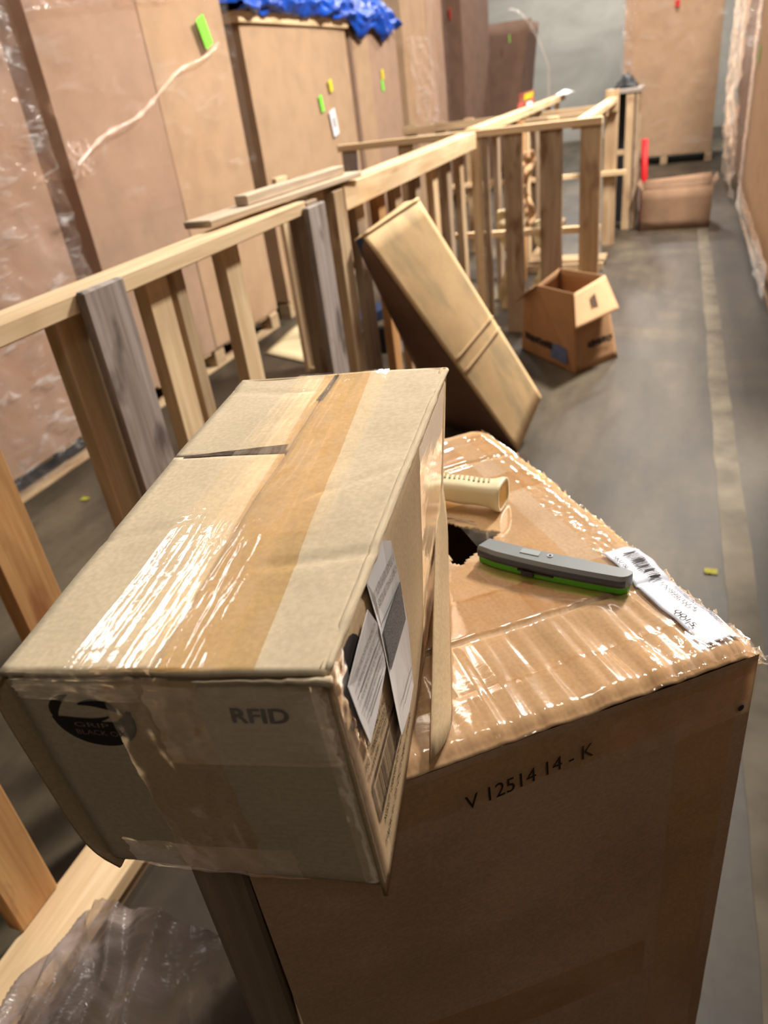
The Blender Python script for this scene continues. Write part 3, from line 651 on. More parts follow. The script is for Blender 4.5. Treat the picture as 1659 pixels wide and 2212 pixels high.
for k in range(P): x, z = hsec(1, k, .003); m.v.append(tuple(hp(1.0, x, z)))
for k in range(P): x, z = hsec(1, k, .004); m.v.append(tuple(hp(.93, x, z)))
for i in range(n + 2):
    for k in range(P):
        k2_ = (k + 1) % P; m.f.append((i * P + k, i * P + k2_, (i + 1) * P + k2_, (i + 1) * P + k)); m.uv.append([(0, 0)] * 4)
m.f.append(tuple(range(P))); m.uv.append([(0, 0)] * P)
o = m.build('handle_shell', CREAM, tool, smooth=True); bm = bmesh.new(); bm.from_mesh(o.data); bmesh.ops.recalc_face_normals(bm, faces=bm.faces); bm.to_mesh(o.data); bm.free()
m = MB(); P2 = P; m.v = [tuple(hp(.992, *hsec(1, k, .0035))) for k in range(P)]; m.f = [tuple(range(P))[::-1]]; m.uv = [[(0, 0)] * P]; m.build('handle_core', AMBER, tool, thick=.002)
for k in range(15):
    s = .25 + .044 * k; m = MB(); m.box(hp(s, -.004, .0345), HD * .0013, (HN + HD * .25) * .0055, V3((0, 0, .0012))); m.build('grip_slot', CREAM_D, tool)
m = MB(); m.box(hp(.50, -.012, .013), HD * .05, HN * .004, V3((0, 0, .006))); m.build('blue_insert', plain('pale_blue_plastic', (.35, .45, .55), .4), tool, bevel=.001)

# ------------------------------------------------------------------ timber frames along the aisle
FX = -1.10
def board(name, mat, parent, x0, x1, y0, y1, z0, z1, lab=None, bev=.003):
    o = bx(name, mat, parent, x0, x1, y0, y1, z0, z1, bev)
    if lab: o['label'] = lab
    return o
fa = thing('stud_partition', 'nearest stud frame of pale timber with a grey weathered board on its front', 'wooden frame', (-1.15, 1.0, 0))
board('top_rail', WOOD, fa, FX - .092, FX, -.6, 2.27, 1.183, 1.222)
board('bottom_rail', WOOD, fa, -1.150, -1.015, -.6, 2.0, .060, .100)
board('bottom_skid', WOOD_T, fa, -1.145, -1.04, -.6, 2.0, .0, .059)
for (y, mt) in ((.20, WOOD), (.505, WOOD_O), (.80, WOOD_O), (1.135, WOOD), (1.435, WOOD), (1.545, WOOD_T), (1.79, WOOD)):
    board('post', mt, fa, -1.178, -1.140, y, y + (.09 if y not in (.80, .505) else .105) * (.55 if y == 1.545 else 1), .102, 1.182)
board('outer_board', WOOD_G, fa, FX + .001, FX + .022, 1.165, 1.298, .102, 1.224, 'grey weathered board nailed across the rail', .004)
board('end_post', WOOD_G, fa, FX + .001, FX + .022, 2.235, 2.375, .0, 1.205, 'grey weathered end post', .004)
board('end_post', WOOD_B, fa, FX - .075, FX - .002, 2.28, 2.37, .0, 1.215)
fb = thing('stud_partition', 'second stud frame along the aisle, its rail of fresh pale timber, behind the leaning carton', 'wooden frame', (-1.15, 3.6, 0))
board('top_rail', WOOD, fb, FX - .036, FX, 2.60, 4.66, 1.135, 1.222)
board('top_rail', WOOD, fb, FX - .105, FX - .037, 2.50, 4.66, 1.150, 1.222)
board('end_post', WOOD_T, fb, FX - .036, FX + .0, 2.50, 2.595, .0, 1.215)
for k, y in enumerate((2.78, 3.03, 3.25, 3.55, 3.85, 4.12, 4.40)):
    board('post', (WOOD_B, WOOD_O, WOOD_T, WOOD_B, WOOD, WOOD_B, WOOD_T)[k], fb, -1.178, -1.140, y, y + .09, .04, 1.148)
board('bottom_rail', WOOD_T, fb, FX - .10, FX - .02, 2.60, 4.66, .0, .038)
# loose grey plank lying on the first rail
m = MB(); pa, pb = V3((-1.205, 1.80, 1.2415)), V3((-1.125, 2.74, 1.2415)); d = (pb - pa) / 2
m.box((pa + pb) / 2, d, V3((d.y, -d.x, 0)).normalized() * .046, (0, 0, .0095))
tag(m.build('loose_plank', WOOD_P, bevel=.003), 'loose faded plank lying along the top of the nearest stud frame', 'plank')

m = MB(); pa, pb = V3((-1.185, 2.02, 1.2665)), V3((-1.135, 2.66, 1.2665)); d = (pb - pa) / 2
m.box((pa + pb) / 2, d, V3((d.y, -d.x, 0)).normalized() * .022, (0, 0, .0145))
tag(m.build('loose_plank', WOOD_P, bevel=.003), 'narrow batten lying on top of the loose faded plank', 'batten')
# slatted crate further down the aisle
cr = thing('slatted_crate', 'open slatted wooden crate with upright boards behind the open carton', 'crate', (-1.2, 6.0, 0))
CY = 4.75
board('top_rail', WOOD, cr, -2.02, -.40, CY, CY + .05, 1.185, 1.225)
board('middle_rail', WOOD, cr, -1.98, -.40, CY + .05, CY + .09, .60, .64)
board('middle_rail', WOOD, cr, -1.98, -.40, 7.30, 7.34, .60, .64)
for (x0, x1, mt) in ((-2.0, -1.905, WOOD_G), (-1.165, -1.105, WOOD), (-1.095, -1.06, WOOD_B), (-.968, -.855, WOOD_B), (-.752, -.622, WOOD_B), (-.520, -.402, WOOD_T), (-1.62, -1.53, WOOD_T), (-1.40, -1.34, WOOD_B)):
    board('upright', mt, cr, x0, x1, CY + .012, CY + .05, .0, 1.183)
board('top_rail', WOOD, cr, -1.20, -1.11, CY + .055, 8.75, 1.185, 1.235)
board('top_rail', WOOD, cr, -.575, -.50, CY + .055, 7.45, 1.17, 1.21)
for k, (x, y, mt) in enumerate(((-1.19, 5.5, WOOD_B), (-1.19, 6.1, WOOD_T), (-1.19, 6.7, WOOD), (-1.19, 7.3, WOOD_B), (-1.19, 7.9, WOOD_T), (-1.19, 8.5, WOOD))):
    board('upright', mt, cr, x, x + .038, y, y + .10, .0, 1.183)
for (x0, x1, mt) in ((-2.40, -2.30, WOOD_B), (-2.12, -2.03, WOOD_B), (-1.84, -1.75, WOOD_T), (-1.257, -1.2, WOOD_B)):
    board('upright', mt, cr, x0, x1, 7.34, 7.38, .0, 1.18)
board('corner_post', WOOD_T, cr, -.60, -.49, 7.345, 7.44, .0, 1.265)
board('back_rail', WOOD_T, cr, -2.42, -.49, 7.30, 7.34, 1.10, 1.165)
board('upright', WOOD_O, cr, -1.135, -1.085, 6.1, 6.18, .0, 1.17)
board('upright', WOOD, cr, -.94, -.86, 6.35, 6.39, .02, 1.165)
board('cross_rail', WOOD_T, cr, -1.15, -.50, 6.39, 6.43, 1.125, 1.168)
board('cross_rail', WOOD_T, cr, -1.15, -.50, 6.39, 6.43, .0, .06)
board('floor_board', WOOD_T, cr, -1.15, -.50, 6.60, 6.80, .02, .05)
board('skid', WOOD_T, cr, -1.16, -1.08, 6.80, 8.6, .0, .06)
# second crate behind
cr2 = thing('slatted_crate', 'far grey slatted crate standing beyond the first crate with dark gaps', 'crate', (-.45, 8.3, 0))
board('top_board', WOOD_G, cr2, -.66, -.335, 8.05, 8.60, 1.20, 1.235)
for (x0, x1, mt) in ((-.47, -.395, WOOD_T), (-.385, -.335, WOOD_B), (-.66, -.60, WOOD_T)):
    board('upright', mt, cr2, x0, x1, 8.06, 8.10, .0, 1.198)
board('gap_shade_panel', BLACK, cr2, -.655, -.36, 8.50, 8.54, .0, 1.198)  # black sheet standing in for shade in the crate's gaps
board('cross_rail', WOOD_T, cr2, -.60, -.472, 8.065, 8.095, .68, .73)
# upright frame seen between the posts
uf = thing('shipping_frame', 'tall narrow open wooden frame standing behind the loose plank', 'frame', (-2.0, 4.05, 0))
board('side_board', WOOD, uf, -2.115, -2.085, 3.98, 4.12, .0, 1.14); board('side_board', WOOD_O, uf, -1.90, -1.80, 4.10, 4.135, .04, 1.12)
board('back_board', WOOD_B, uf, -2.08, -1.905, 4.10, 4.13, .04, 1.12); board('sill', WOOD_T, uf, -2.083, -1.80, 3.98, 4.09, .0, .035)
board('side_board', WOOD_B, uf, -1.765, -1.73, 3.95, 4.07, .0, 1.10)

# ------------------------------------------------------------------ leaning long carton
lc = thing('leaning_carton', 'long pale carton leaning against the stud frame, its bottom corner on the floor', 'box', (-.6, 3.0, 0))
TL, TR, RR, BB = V3((-1.051, 2.60, 1.044)), V3((-.907, 2.85, 1.121)), V3((-.505, 3.177, .197)), V3((-.583, 2.99, .004))
TLb, TRb, RRb, BBb = V3((-1.090, 2.615, 1.030)), V3((-1.02, 3.02, 1.09)), V3((-.80, 3.50, .02)), V3((-1.02, 3.28, .004))
def quad(name, mat, parent, a, b, c, d, n=10, thick=.004, bow=0.0):
    nn = (b - a).cross(d - a).normalized(); m = MB()
    m.grid(lambda u, v: bil(a, b, d, c, u, v) + nn * (bow * math.sin(PI * u) * math.sin(PI * v)), n, n, lambda u, v: (v * (d - a).length, u * (b - a).length)); return m.build(name, mat, parent, smooth=True, thick=thick)
quad('front_panel', KRAFT_LEAN, lc, TL, TR, RR, BB, 16, bow=-.008); quad('side_panel', KRAFT_DARK, lc, TLb, TL, BB, BBb)  # left side panel's shade put into its dark colour
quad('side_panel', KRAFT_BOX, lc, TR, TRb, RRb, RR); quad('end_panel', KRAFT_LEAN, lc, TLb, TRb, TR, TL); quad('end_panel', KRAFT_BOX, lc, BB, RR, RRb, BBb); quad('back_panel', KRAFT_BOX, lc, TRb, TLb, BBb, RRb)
nn = (TR - TL).cross(BB - TL).normalized(); 
if nn.y > 0: nn = -nn
for t in (.525, .585):
    m = MB(); a = TL.lerp(BB, t) + nn * .010; b = TR.lerp(RR, t + .02) + nn * .010; m.tube([a.lerp(b, k / 8) + nn * .004 * math.sin(PI * k / 8) for k in range(9)], .004, 6); m.build('crease', KRAFT_SIDE, lc, smooth=True)
m = MB(); m.tube([TL + (TR - TL) * (k / 10) + V3((0, 0, .004)) for k in range(11)], .007, 6); m.build('top_fold', KRAFT_LEAN, lc, smooth=True)
m = MB(); m.grid(lambda u, v: TLb.lerp(TL, .1 + .8 * u) * (1 - v * .13) + TLb.lerp(BBb, 1) * (v * .13) + V3((.002, -.008, .002)), 4, 4); m.build('dark_tape', BLUE, lc, thick=.001)

def smudge_row(m, fn, n, seed):
    r = random.Random(seed); x = 0.0
    while x < 1:
        w_ = r.uniform(.6, 1.1) / n; y0, y1 = r.uniform(0, .15), r.uniform(.8, 1.0)
        k_ = r.choice((0, 1, 2))
        parts = [(0, .35, y0, y1), (.35, .9, y0, y0 + .3), (.35, .9, y1 - .3, y1)] if k_ == 0 else [(0, .9, y0, y1)] if k_ == 1 else [(0, .3, y0, y1), (.3, .9, .35, .7), (.6, .9, y0, y1)]
        for a, b, c, d in parts: m.face([fn(x + w_ * a, c), fn(x + w_ * b, c), fn(x + w_ * b, d), fn(x + w_ * a, d)])
        x += w_
# ------------------------------------------------------------------ open carton on the floor
oc = thing('open_carton', 'brown open carton on the aisle floor with flaps up and a blue print', 'box', (-.5, 4.2, 0))
P0, P1, P2_ = V3((-.82, 4.445, 0)), V3((-.442, 4.0, 0)), V3((-.238, 4.27, 0)); P3 = P0 + P2_ - P1
H1 = .262; Z = V3((0, 0, 1))
T1, T2, T0, TP0 = V3((-.458, 3.975, .452)), V3((-.330, 4.30, .462)), V3((-.690, 4.19, .452)), V3((-.775, 4.30, .36)); T3 = V3((-.60, 4.52, .46))
m = MB(); m.v = [tuple(p) for p in (P0, P1, T1, T0, TP0)]; m.f = [(0, 1, 2, 3, 4)]; m.uv = [[(0, 0), (.58, 0), (.58, .45), (.16, .45), (0, .36)]]; m.build('side_panel', KRAFT_BOX, oc, thick=.004)
quad('end_panel', KRAFT_BOX, oc, T1, T2, P2_, P1)
quad('side_panel', KRAFT_BOX, oc, T2, T3, P3, P2_); quad('end_panel', KRAFT_BOX, oc, T3, TP0, P0, P3)
m = MB(); m.face([P0 + Z * .004, P1 + Z * .004, P2_ + Z * .004, P3 + Z * .004]); m.build('bottom_panel', KRAFT_BOX, oc)
F1, F2, O1, O2 = T1 + V3((.004, -.004, .002)), T2 + V3((.004, -.004, .002)), V3((-.429, 3.846, .300)), V3((-.236, 4.20, .302))
quad('flap', KRAFT_IN, oc, F1, F2, O2, O1, thick=.004)
quad('flap', KRAFT_BOX, oc, T0 + V3((-.03, -.04, -.015)), T0, TP0, TP0 + V3((-.05, -.04, -.02)), thick=.004)
nL = (P1 - P0).cross(Z).normalized(); nL = nL if nL.y < 0 else -nL; nR = (P2_ - P1).cross(Z).normalized(); nR = nR if nR.x > 0 else -nR
m = MB(); smudge_row(m, lambda a, b: P0.lerp(P1, .14 + .48 * a) + Z * (.085 + .05 * b) + nL * .024, 6, 1)
m.build('lettering', INK, oc)
m = MB(); m.grid(lambda u, v: P0.lerp(P1, .62 + .28 * u) + Z * (.045 + .10 * v) * (1 - 0.1 * u) + nL * .022, 2, 2); m.build('blue_print', plain('blue_print', (.10, .14, .28), .6, nz=.3), oc)
m = MB(); smudge_row(m, lambda a, b: P1.lerp(P2_, .28 + .55 * a) + Z * (.115 + .045 * b) + nR * .007 - nR * .06 * (.12 + .04 * b), 7, 2); m.build('lettering', INK, oc)
fn_ = (F2 - F1).cross(O1 - F1).normalized(); fn_ = fn_ if fn_.z > 0 else -fn_
m = MB(); smudge_row(m, lambda a, b: (F1.lerp(F2, .38 + .16 * a)).lerp(O1.lerp(O2, .38 + .16 * a), .70 - .40 * b) + fn_ * .006, 2, 3); m.build('lettering', INK_SOFT, oc)

# ------------------------------------------------------------------ pallets with bulk boxes
def pallet(x0, x1, y0, y1, lab, z=0.0):
    p = thing('pallet', lab, 'pallet', ((x0 + x1) / 2, (y0 + y1) / 2, z))
    n = max(3, int((y1 - y0) / .16)); st = (y1 - y0) / n
    for k in range(n): board('deck_board', (WOOD_T, WOOD, WOOD_B)[k % 3], p, x0, x1, y0 + k * st + .02, y0 + (k + 1) * st - .02, z + .115, z + .133)
    ys = [y0, (y0 + y1) / 2 - .06, y1 - .12]
    for x in (x0, (x0 + x1) / 2 - .05, x1 - .1):
        for y in ys: board('block', WOOD_T, p, x, x + .1, y, y + .12, z + .019, z + .114)
        board('bottom_board', WOOD_T, p, x, x + .1, y0, y1, z, z + .018)
    return p
def bulk(name, lab, x0, x1, y0, y1, z0, z1, mat, bow=.02, strips=(), cat='box', parent=None):
    t = thing(name, lab, cat, ((x0 + x1) / 2, (y0 + y1) / 2, z0))
    c = [V3((x1, y0, 0)), V3((x1, y1, 0)), V3((x0, y1, 0)), V3((x0, y0, 0))]
    for k in range(4):
        a, b = c[k], c[(k + 1) % 4]; nn = (b - a).cross(V3((0, 0, 1))).normalized(); m = MB()
        m.grid(lambda u, v: a.lerp(b, u) + V3((0, 0, z1 + (z0 - z1) * v)) + nn * (bow * math.sin(PI * u) * (.5 + .5 * math.sin(PI * v)) + .004 * fbm(u * 4, v * 4, k)), 16, 16, lambda u, v: (v * (z1 - z0), u * (b - a).length), flip=True)
        m.build('panel', mat, t, smooth=True)
    m = MB(); m.face([V3((x0 + .01, y0 + .01, z1)), V3((x1 - .01, y0 + .01, z1)), V3((x1 - .01, y1 - .01, z1)), V3((x0 + .01, y1 - .01, z1))]); m.build('lid', mat, t)
    m = MB(); m.face([V3((x0, y0, z0 + .002)), V3((x0, y1, z0 + .002)), V3((x1, y1, z0 + .002)), V3((x1, y0, z0 + .002))]); m.build('base', mat, t)
    for (ya, yb, mt) in strips:
        m = MB(); m.grid(lambda u, v: V3((x1 + .003 + bow * math.sin(PI * ((ya + (yb - ya) * u) - y0) / (y1 - y0)) * (.5 + .5 * math.sin(PI * v)) + .001, ya + (yb - ya) * u, z1 - .01 + (z0 - z1 + .02) * v)), 4, 16, lambda u, v: (v * (z1 - z0), u * (yb - ya)), flip=True)
        m.build('joint_strip', mt, t, smooth=True)
    return t
def wrap(parent, mat, fn, nu, nv, name='film_wrap', su=1.0, sv=1.0):
    m = MB(); m.grid(fn, nu, nv, lambda u, v: (u * su, v * sv)); return m.build(name, mat, parent, smooth=True)
GX = -2.80
pallet(-4.0, GX, 1.30, 3.02, 'pallet under the nearest film wrapped bulk box at the left')
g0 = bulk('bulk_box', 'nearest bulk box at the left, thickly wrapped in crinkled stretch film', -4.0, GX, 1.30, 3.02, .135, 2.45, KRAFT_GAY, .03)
wrap(g0, FILM_HEAVY, lambda u, v: (GX + .045 + .030 * fbm(u * 9, v * 7 + u * 4, 1) + .02 * fbm(u * 3, v * 22 + u * 10, 5), 1.28 + 1.80 * u, .05 + 2.35 * v), 70, 110, su=1.8, sv=2.3)
wrap(g0, FILM, lambda u, v: (GX + .05 - 1.1 * u, 3.08 + .012 * fbm(u * 4, v * 8, 2), .06 + 2.3 * v), 20, 40, su=1.2, sv=2.3)
pallet(-4.0, GX, 3.22, 4.99, 'pallet under the second bulk box from the left')
g1 = bulk('bulk_box', 'second bulk box from the left, broad and tall with a green sticker', -4.0, GX, 3.22, 4.99, .135, 2.90, KRAFT_GAY, .02, strips=((4.06, 4.99, KRAFT_GAY2),))
wrap(g1, FILM, lambda u, v: (GX + .045 + .010 * fbm(u * 3, v * 3, 7), 3.18 + 1.84 * u, 1.05 + 1.40 * v), 50, 50, su=1.8, sv=1.4)
wrap(g1, FILM_HEAVY, lambda u, v: (GX + .055 + .03 * fbm(u * 10, v * 5, 17), 3.16 + 1.3 * u, 1.98 + .40 * v + .1 * u), 50, 26, su=1.3, sv=.4)
wrap(g1, FILM, lambda u, v: (GX + .05 - 1.1 * u, 3.17 + .012 * fbm(u * 4, v * 8, 2), 1.3 + 1.1 * v), 20, 40, su=1.2, sv=1)
m = MB(); rp = [V3((GX + .07 + .005 * math.sin(k), 3.20 + 1.58 * k / 24, 1.36 + .52 * k / 24 + .02 * math.sin(k * .5))) for k in range(25)]
m.tube(rp, [.006 + .016 * abs(fbm(k * .5, 2)) for k in range(25)], 8); m.build('film_rope', FILM_HEAVY, g1, smooth=True)
wrap(g1, FILM_HEAVY, lambda u, v: (GX + .06 + .025 * fbm(u * 7, v * 7, 27), 3.16 + .16 * u, 1.30 + .16 * v), 18, 18, 'film_bunch')
def sticker(parent, mat, y, z, w_, h_, x=GX + .035, rot=0.2, name='sticker', lab=None):
    m = MB(); c = V3((x, y, z)); a = V3((0, math.cos(rot), math.sin(rot))) * w_ / 2; b = V3((0, -math.sin(rot), math.cos(rot))) * h_ / 2
    m.box(c, a, b, V3((.001, 0, 0))); o = m.build(name, mat, parent)
    if lab: o['label'] = lab
    return o
sticker(g1, LIME, 4.65, 1.925, .10, .16, GX + .058, 0.35, lab='lime green sticker')
pallet(-4.0, GX, 5.20, 7.10, 'pallet under the bulk box beneath the blue tarp')
g2 = bulk('bulk_box', 'third bulk box with a white label and green and yellow stickers, under the blue tarp', -4.0, GX, 5.20, 7.10, .135, 1.985, KRAFT_GAY2, .02)
bx('cap', WOOD, g2, -4.02, GX + .03, 5.16, 7.12, 1.99, 2.06, .004)['label'] = 'pale cap board along the top'
sticker(g2, YELLOW, 6.55, 1.575, .07, .09, GX + .035, lab='yellow sticker'); sticker(g2, LIME, 6.31, 1.455, .06, .12, GX + .035, lab='green sticker')
sl = sticker(g2, WHITE, 6.52, 1.30, .12, .20, GX + .035, 0.2, 'paper_label', 'white paper label'); q = sticker(None, INK_GREY, 6.52, 1.30, .035, .08, GX + .0365, 0.2, 'label_print'); sub(q, sl)
pallet(-4.0, GX, 7.22, 8.50, 'pallet under the narrow fourth bulk box')
g3 = bulk('bulk_box', 'fourth bulk box, narrow, with a yellow and green sticker pair', -4.0, GX, 7.22, 8.50, .135, 2.02, KRAFT_GAY, .015, strips=((7.25, 7.62, KRAFT_GAY2),))
sticker(g3, YELLOW, 7.93, 1.62, .07, .09, GX + .02); sticker(g3, LIME, 7.90, 1.53, .06, .10, GX + .02)
# blue tarp bundled on top of the third box
m = MB()
def tarp(u, v):
    y = 5.10 + 3.25 * u; e = min(1, u * 10, (1 - u) * 10)
    if v < .5:   # top going to the edge
        x = -3.6 + (v / .5) * .78; z = 2.10 + .16 * e * math.sin(PI * v) + .06 * e * (fbm(u * 10, v * 8, 4) + .3)
    else:
        t = (v - .5) / .5; dr = (.04 + .10 * smooth01((u - .58) / .12) + .05 * math.sin(u * 30) * smooth01((u - .6) / .1)) * t
        x = -2.82 + .06 * math.sin(PI * t) + .07 + .04 * fbm(u * 16, t * 3, 9); z = 2.09 + .12 * e * (1 - t) + .04 * fbm(u * 14, t * 2, 3) - dr
    return (x, y, max(z, 2.065) if x < -2.76 and y < 7.14 else z)
m.grid(tarp, 120, 40, lambda u, v: (u * 3, v)); tag(m.build('blue_tarp', TARP, smooth=True, thick=.004), 'bright blue plastic tarp bundled on top of the third bulk box', 'tarp')
pallet(-4.0, GX, 8.72, 10.35, 'pallet under the tall bulk box behind the blue tarp')
g4 = bulk('bulk_box', 'tall pale bulk box beyond the blue tarp with shiny bunched film', -4.0, GX, 8.72, 10.35, .135, 3.0, KRAFT_GAY2, .02, strips=((9.6, 10.35, KRAFT_GAY),))
wrap(g4, FILM_HEAVY, lambda u, v: (GX + .05 + .012 * fbm(u * 5, v * 12, 3), 8.72 + .9 * u + .25 * (1 - v), .7 + 1.25 * v), 40, 60, su=.9, sv=1.3)
wrap(g4, FILM, lambda u, v: (GX + .05 + .02 * fbm(u * 5, v * 6, 3), 9.5 + .85 * u, .3 + 2.6 * v), 30, 40)
pallet(-3.9, -2.62, 10.6, 12.2, 'pallet under the shade-darkened brown bulk box')
g5 = bulk('bulk_box', 'shade-darkened brown bulk box far down the left side against the back wall', -3.9, -2.62, 10.6, 12.2, .135, 2.62, KRAFT_DARK, .02)  # shadowed faces of this box and the next painted dark
sticker(g5, RED, 10.59, 2.2, .06, .12, -2.75, name='sticker', lab='small red sticker')
pallet(-3.9, -2.35, 12.6, 14.0, 'pallet under the flared dark box farthest on the left')
g6 = thing('bulk_box', 'farthest shade-darkened brown box on the left with flared sides', 'box', (-2.7, 13, .135))
def flare(a, b, zt, out):
    return lambda u, v: a.lerp(b, u) + V3((0, 0, .135 + (zt - .135) * v)) + out * (.28 * v * v)
q0, q1, q2, q3 = V3((-3.9, 12.6, 0)), V3((-2.35, 12.6, 0)), V3((-2.35, 14.0, 0)), V3((-3.9, 14.0, 0))
for a, b, o_ in ((q0, q1, V3((1.0, -.3, 0))), (q1, q2, V3((.55, 0, 0))), (q2, q3, V3((0, .3, 0))), (q3, q0, V3((-.3, 0, 0)))):
    m = MB(); m.grid(flare(a, b, 2.12, o_), 10, 12, lambda u, v: (u * 1.5, v * 2)); m.build('panel', KRAFT_DARK, g6, smooth=True, thick=.006)
m = MB(); m.tube([V3((-2.35 + .55 * t, 12.30 + .02 * t, 2.25 - .75 * t * t)) for t in [k / 12 for k in range(13)]] + [V3((-1.80, 12.32, 1.4)), V3((-1.80, 12.32, .6))], .016, 7); m.build('film_rope', FILM_HEAVY, g6, smooth=True)
sticker(g6, LIME, 12.2, 1.9, .05, .10, -2.33)

# right side
RX = .62
pallet(RX, 1.8, 4.2, 8.30, 'long pallet run under the near bulk box at the right')
r1 = bulk('bulk_box', 'near bulk box at the right edge of the aisle with a green sticker', RX, 1.8, 4.2, 8.35, .135, 1.97, KRAFT_IN, .01)
sticker(r1, LIME, 8.02, 1.38, .07, .13, RX - .012)
wrap(r1, FILM_HEAVY, lambda u, v: (RX - .03 - .02 * abs(fbm(u * 4, v * 14, 3)), 8.05 + .35 * u, .10 + 2.4 * v), 14, 80, su=.4, sv=2.4)
wrap(r1, FILM_HEAVY, lambda u, v: (RX - .035 - .02 * abs(fbm(u * 8, v * 4, 13)), 5.2 + 3.1 * u, .04 + .22 * v + .1 * u), 60, 14, su=3, sv=.3)
pallet(.70, 1.8, -.60, 3.60, 'added pallet under the unseen bulk box on the right of the aisle')
bulk('bulk_box', 'added unseen bulk box on the right, just outside the picture edge, shading the near floor', .68, 1.8, -.60, 3.60, .135, 2.6, KRAFT_GAY, .01)  # added out of view with its pallet to shade the near floor
pallet(.70, 1.8, 9.0, 11.6, 'pallet under the film wrapped box farther along the right')
r2 = bulk('bulk_box', 'film wrapped bulk box farther along the right side of the aisle', .68, 1.8, 9.0, 11.6, .135, 2.7, KRAFT_GAY, .01)
wrap(r2, FILM_HEAVY, lambda u, v: (.60 - .09 * abs(fbm(u * 3, v * 9, 3)) - .05 * math.sin(PI * v), 8.95 + 2.7 * u, .06 + 2.6 * v), 30, 90, su=2, sv=2.6)
wrap(r2, FILM_HEAVY, lambda u, v: (.55 + .9 * u, 8.96 - .03 * fbm(u * 3, v * 9, 3), .06 + 2.6 * v), 20, 80, su=1, sv=2.6)
pallet(-.85, .50, 13.0, 14.2, 'pallet under the bulk box at the end of the aisle')
r3 = bulk('bulk_box', 'tall bulk box standing at the end of the aisle before the grey wall', -.82, .48, 13.02, 14.2, .135, 3.0, KRAFT_GAY2, .01)
wrap(r3, FILM, lambda u, v: (-.86 + 1.38 * u, 12.97 + .025 * fbm(u * 4, v * 8, 6), .12 + 2.8 * v), 40, 60, su=1.4, sv=2.8)
wrap(r3, FILM_HEAVY, lambda u, v: (-.86 + .18 * u, 12.95 + .03 * fbm(u * 4, v * 9, 2), .9 + 2.0 * v), 10, 60, su=.2, sv=2)
sticker_m = MB(); sticker_m.aabb(-.16, -.10, 12.955, 12.96, 2.00, 2.08); o = sticker_m.build('sticker', RED, r3); o['label'] = 'small orange red sticker'

# far boxes and red post in the aisle
def open_box(lab, x0, x1, y0, y1, h, mat=KRAFT_BOX, flap=.12, lean=.0):
    t = thing('open_carton', lab, 'box', ((x0 + x1) / 2, (y0 + y1) / 2, 0))
    c = [V3((x0, y0, 0)), V3((x1, y0, 0)), V3((x1, y1, 0)), V3((x0, y1, 0))]; Z_ = V3((0, 0, 1))
    for k in range(4):
        a, b = c[k], c[(k + 1) % 4]; quad('side_panel', mat, t, a + Z_ * h, b + Z_ * h, b, a, 4)
        nn = (b - a).cross(Z_).normalized()
        if k != 0: quad('flap', mat, t, a + Z_ * (h + flap * .8) + nn * flap * .6, b + Z_ * (h + flap * (.4 + .5 * (k % 2))) + nn * flap * .6, b + Z_ * (h + .002), a + Z_ * (h + .002), 4)
    m = MB(); m.face([p + Z_ * .004 for p in c]); m.build('bottom_panel', mat, t)
    return t
open_box('wide open brown carton on the floor at the far end of the aisle', -.28, .34, 7.92, 8.35, .37, KRAFT_FAR, flap=.07)
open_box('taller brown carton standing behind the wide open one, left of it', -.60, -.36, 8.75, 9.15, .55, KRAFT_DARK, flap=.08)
m = MB(); m.tube([(-.285, 8.46, .0), (-.285, 8.46, .35), (-.30, 8.47, .77)], [.035, .033, .030], 10); tag(m.build('red_post', RED, smooth=True), 'short bright red post behind the wide open carton', 'post')
# things on the rails and crate
m = MB(); m.grid(lambda u, v: (-1.16 + .12 * u, 8.35 + .55 * v, 1.247 + .03 * math.sin(PI * u) * math.sin(PI * v) + .01 * fbm(u * 4, v * 6)), 10, 20)
tag(m.build('white_bundle', WHITE, smooth=True, thick=.01), 'white folded paper lying on the far end of the crate rail', 'paper')
wr = thing('snack_wrapper', 'small red and yellow wrapper with a white scrap on the crate rail', 'wrapper', (-1.25, 7.0, 1.2355))
wm = MB(); wm.grid(lambda u, v: (-1.20 + .01 * u + .015 * fbm(v * 6, u * 3, 2), 6.55 + .75 * v, 1.241 + .10 * u), 6, 16); wm.build('wrapper_sheet', plain('wrapper_red', (.30, .05, .04), .4, nz=.6, nscale=14), wr, thick=.003)
wm = MB(); wm.grid(lambda u, v: (-1.190 + .01 * u, 6.75 + .45 * v, 1.285 + .045 * u), 4, 6); wm.build('yellow_patch', YELLOW, wr, thick=.002)
wm = MB(); wm.aabb(-1.185, -1.17, 6.85, 7.05, 1.2365, 1.265); wm.build('white_patch', WHITE, wr)
dk = MB(); dk.grid(lambda u, v: (-.60 + .22 * u, 8.2 + .3 * v, 1.247 + .10 * math.sin(PI * u) * math.sin(PI * v) * (1 + .4 * fbm(u * 4, v * 4))), 12, 12)
tag(dk.build('dark_cloth', BLACK, smooth=True, thick=.01), 'small dark cloth heap on top of the far grey crate', 'cloth')
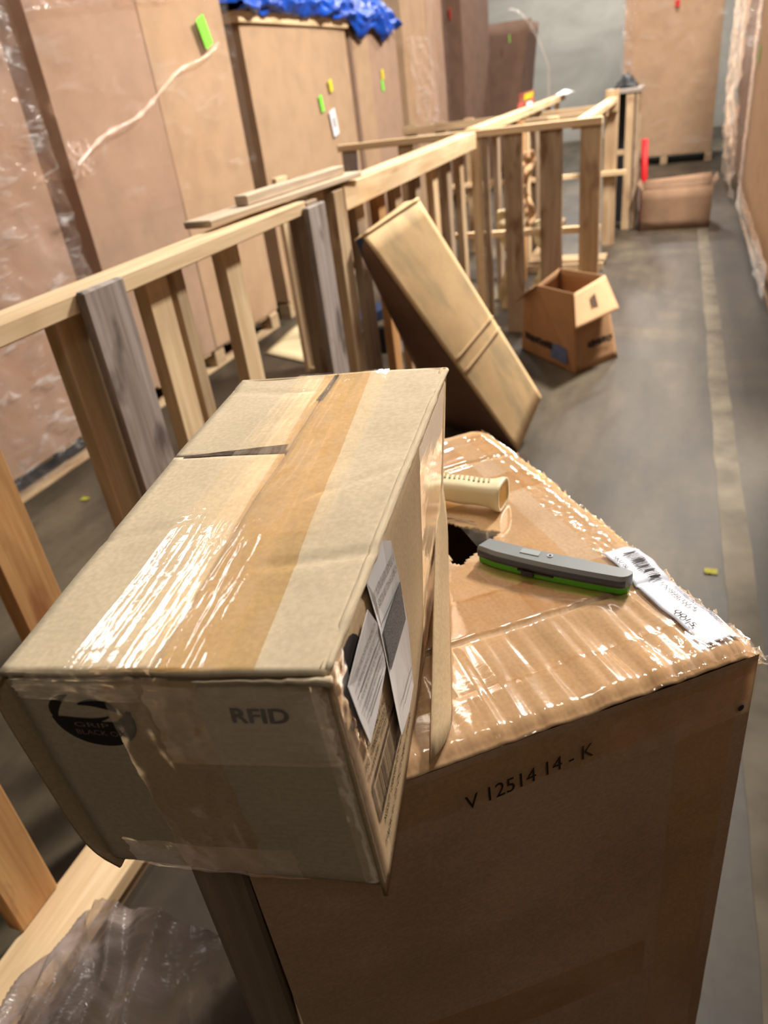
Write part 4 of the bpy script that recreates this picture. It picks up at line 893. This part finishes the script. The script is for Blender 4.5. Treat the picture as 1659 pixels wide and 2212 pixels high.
# crumpled kraft paper hanging in the crate
for (x, y, z0, z1, lab) in ((-1.075, 6.0, .45, .98, 'crumpled pale kraft paper caught on the upper crate slats'), (-.80, 5.35, .05, .60, 'crumpled pale kraft paper bunched at the foot of the crate'), (-1.00, 5.1, .05, .72, 'torn strip of pale paper hanging inside the crate')):
    m = MB(); m.grid(lambda u, v: (x + (u - .5) * .13 * (1 + .5 * math.sin(v * 9)), y + .05 * fbm(u * 4, v * 9, x), z0 + (z1 - z0) * v + .03 * fbm(u * 3, v * 3)), 12, 30, lambda u, v: (u * .1, v * .5))
    tag(m.build('crumpled_paper', KRAFT_IN if x < -1.05 else CREAM, smooth=True, thick=.003), lab, 'paper')
m = MB(); m.grid(lambda u, v: (-.86 + .25 * u, 5.95 + 1.0 * v, .006 + .02 * abs(fbm(u * 4, v * 6))), 12, 24); tag(m.build('plastic_sheet', FILM_HEAVY, smooth=True), 'clear plastic sheet on the floor inside the slatted crate', 'plastic')
m = MB(); m.grid(lambda u, v: (-.80 + .10 * u, 6.0 + .16 * v, .035 + .012 * abs(fbm(u * 4, v * 6))), 4, 8); tag(m.build('blue_scrap', plain('blue_scrap', (.08, .25, .5), .5), smooth=True, thick=.002), 'small blue scrap on the plastic inside the crate', 'scrap')

# floor clutter between the frames
cb = thing('metal_bracket', 'black metal bracket with two legs on the floor behind the leaning carton', 'bracket', (-1.9, 4.7, 0))
m = MB(); m.box((-1.86, 4.50, .20), (.16, .11, .05), (-.05, .07, 0), (0, 0, .035)); m.build('top_plate', BLUE, cb, bevel=.004)
m = MB(); m.aabb(-1.74, -1.69, 4.35, 4.40, 0, .17); m.build('leg', BLACK, cb, bevel=.003)
m = MB(); m.box((-1.90, 4.40, .085), (.12, .05, .075), (0, .02, 0), (-.01, 0, .02)); m.build('leg', BLACK, cb, bevel=.003)
m = MB(); m.grid(lambda u, v: (-2.60 + .42 * u, 4.35 + .75 * v - .2 * u, .01 + .05 * v * (1 + .2 * fbm(u * 3, v * 3))), 8, 8, lambda u, v: (u * .4, v * .5)); tag(m.build('cardboard_scrap', CREAM, smooth=True, thick=.004), 'pale flat cardboard scrap on the floor before the third bulk box', 'scrap')
m = MB(); m.grid(lambda u, v: (-1.66 + .34 * u, 4.30 + .35 * v + .1 * u, .012 + .02 * abs(fbm(u * 4, v * 4))), 10, 10); tag(m.build('plastic_scrap', FILM_HEAVY, smooth=True), 'pale plastic scrap on the floor under the black bracket', 'plastic')

# ------------------------------------------------------------------ things under the small carton
# crumpled film bag between the bottom rail and the large carton
m = MB()
def bag(u, v):
    x = -.965 + .49 * u; y = -.15 + .66 * v
    e = math.sin(PI * min(1, max(0, u))) ** .5
    z = .08 + .34 * e * (.75 + .25 * math.sin(PI * v)) + .05 * fbm(u * 2 + v * 2, v * 2 - u * 2, 1, 2) + .035 * (1 - 2.2 * abs(fbm(u * 5 + v * 3.5, (v - u) * 1.2, 6, 2)))
    return (x, y, max(.01, z))
m.grid(bag, 100, 120, lambda u, v: (u * .6 + v * .3, v * .9 - u * .3)); tag(m.build('plastic_bag', BAG, smooth=True), 'crumpled grey plastic film bundle on the floor below the small carton', 'plastic')
m = MB(); pc = A0 + E1 * (BW + .024) + E2 * .045; m.box((pc.x, pc.y, .49), E1 * .020, E2 * .020, (0, 0, .49))
tag(m.build('timber_post', WOOD_B, bevel=.004), 'dark upright timber post beside the large carton under the small one', 'post')
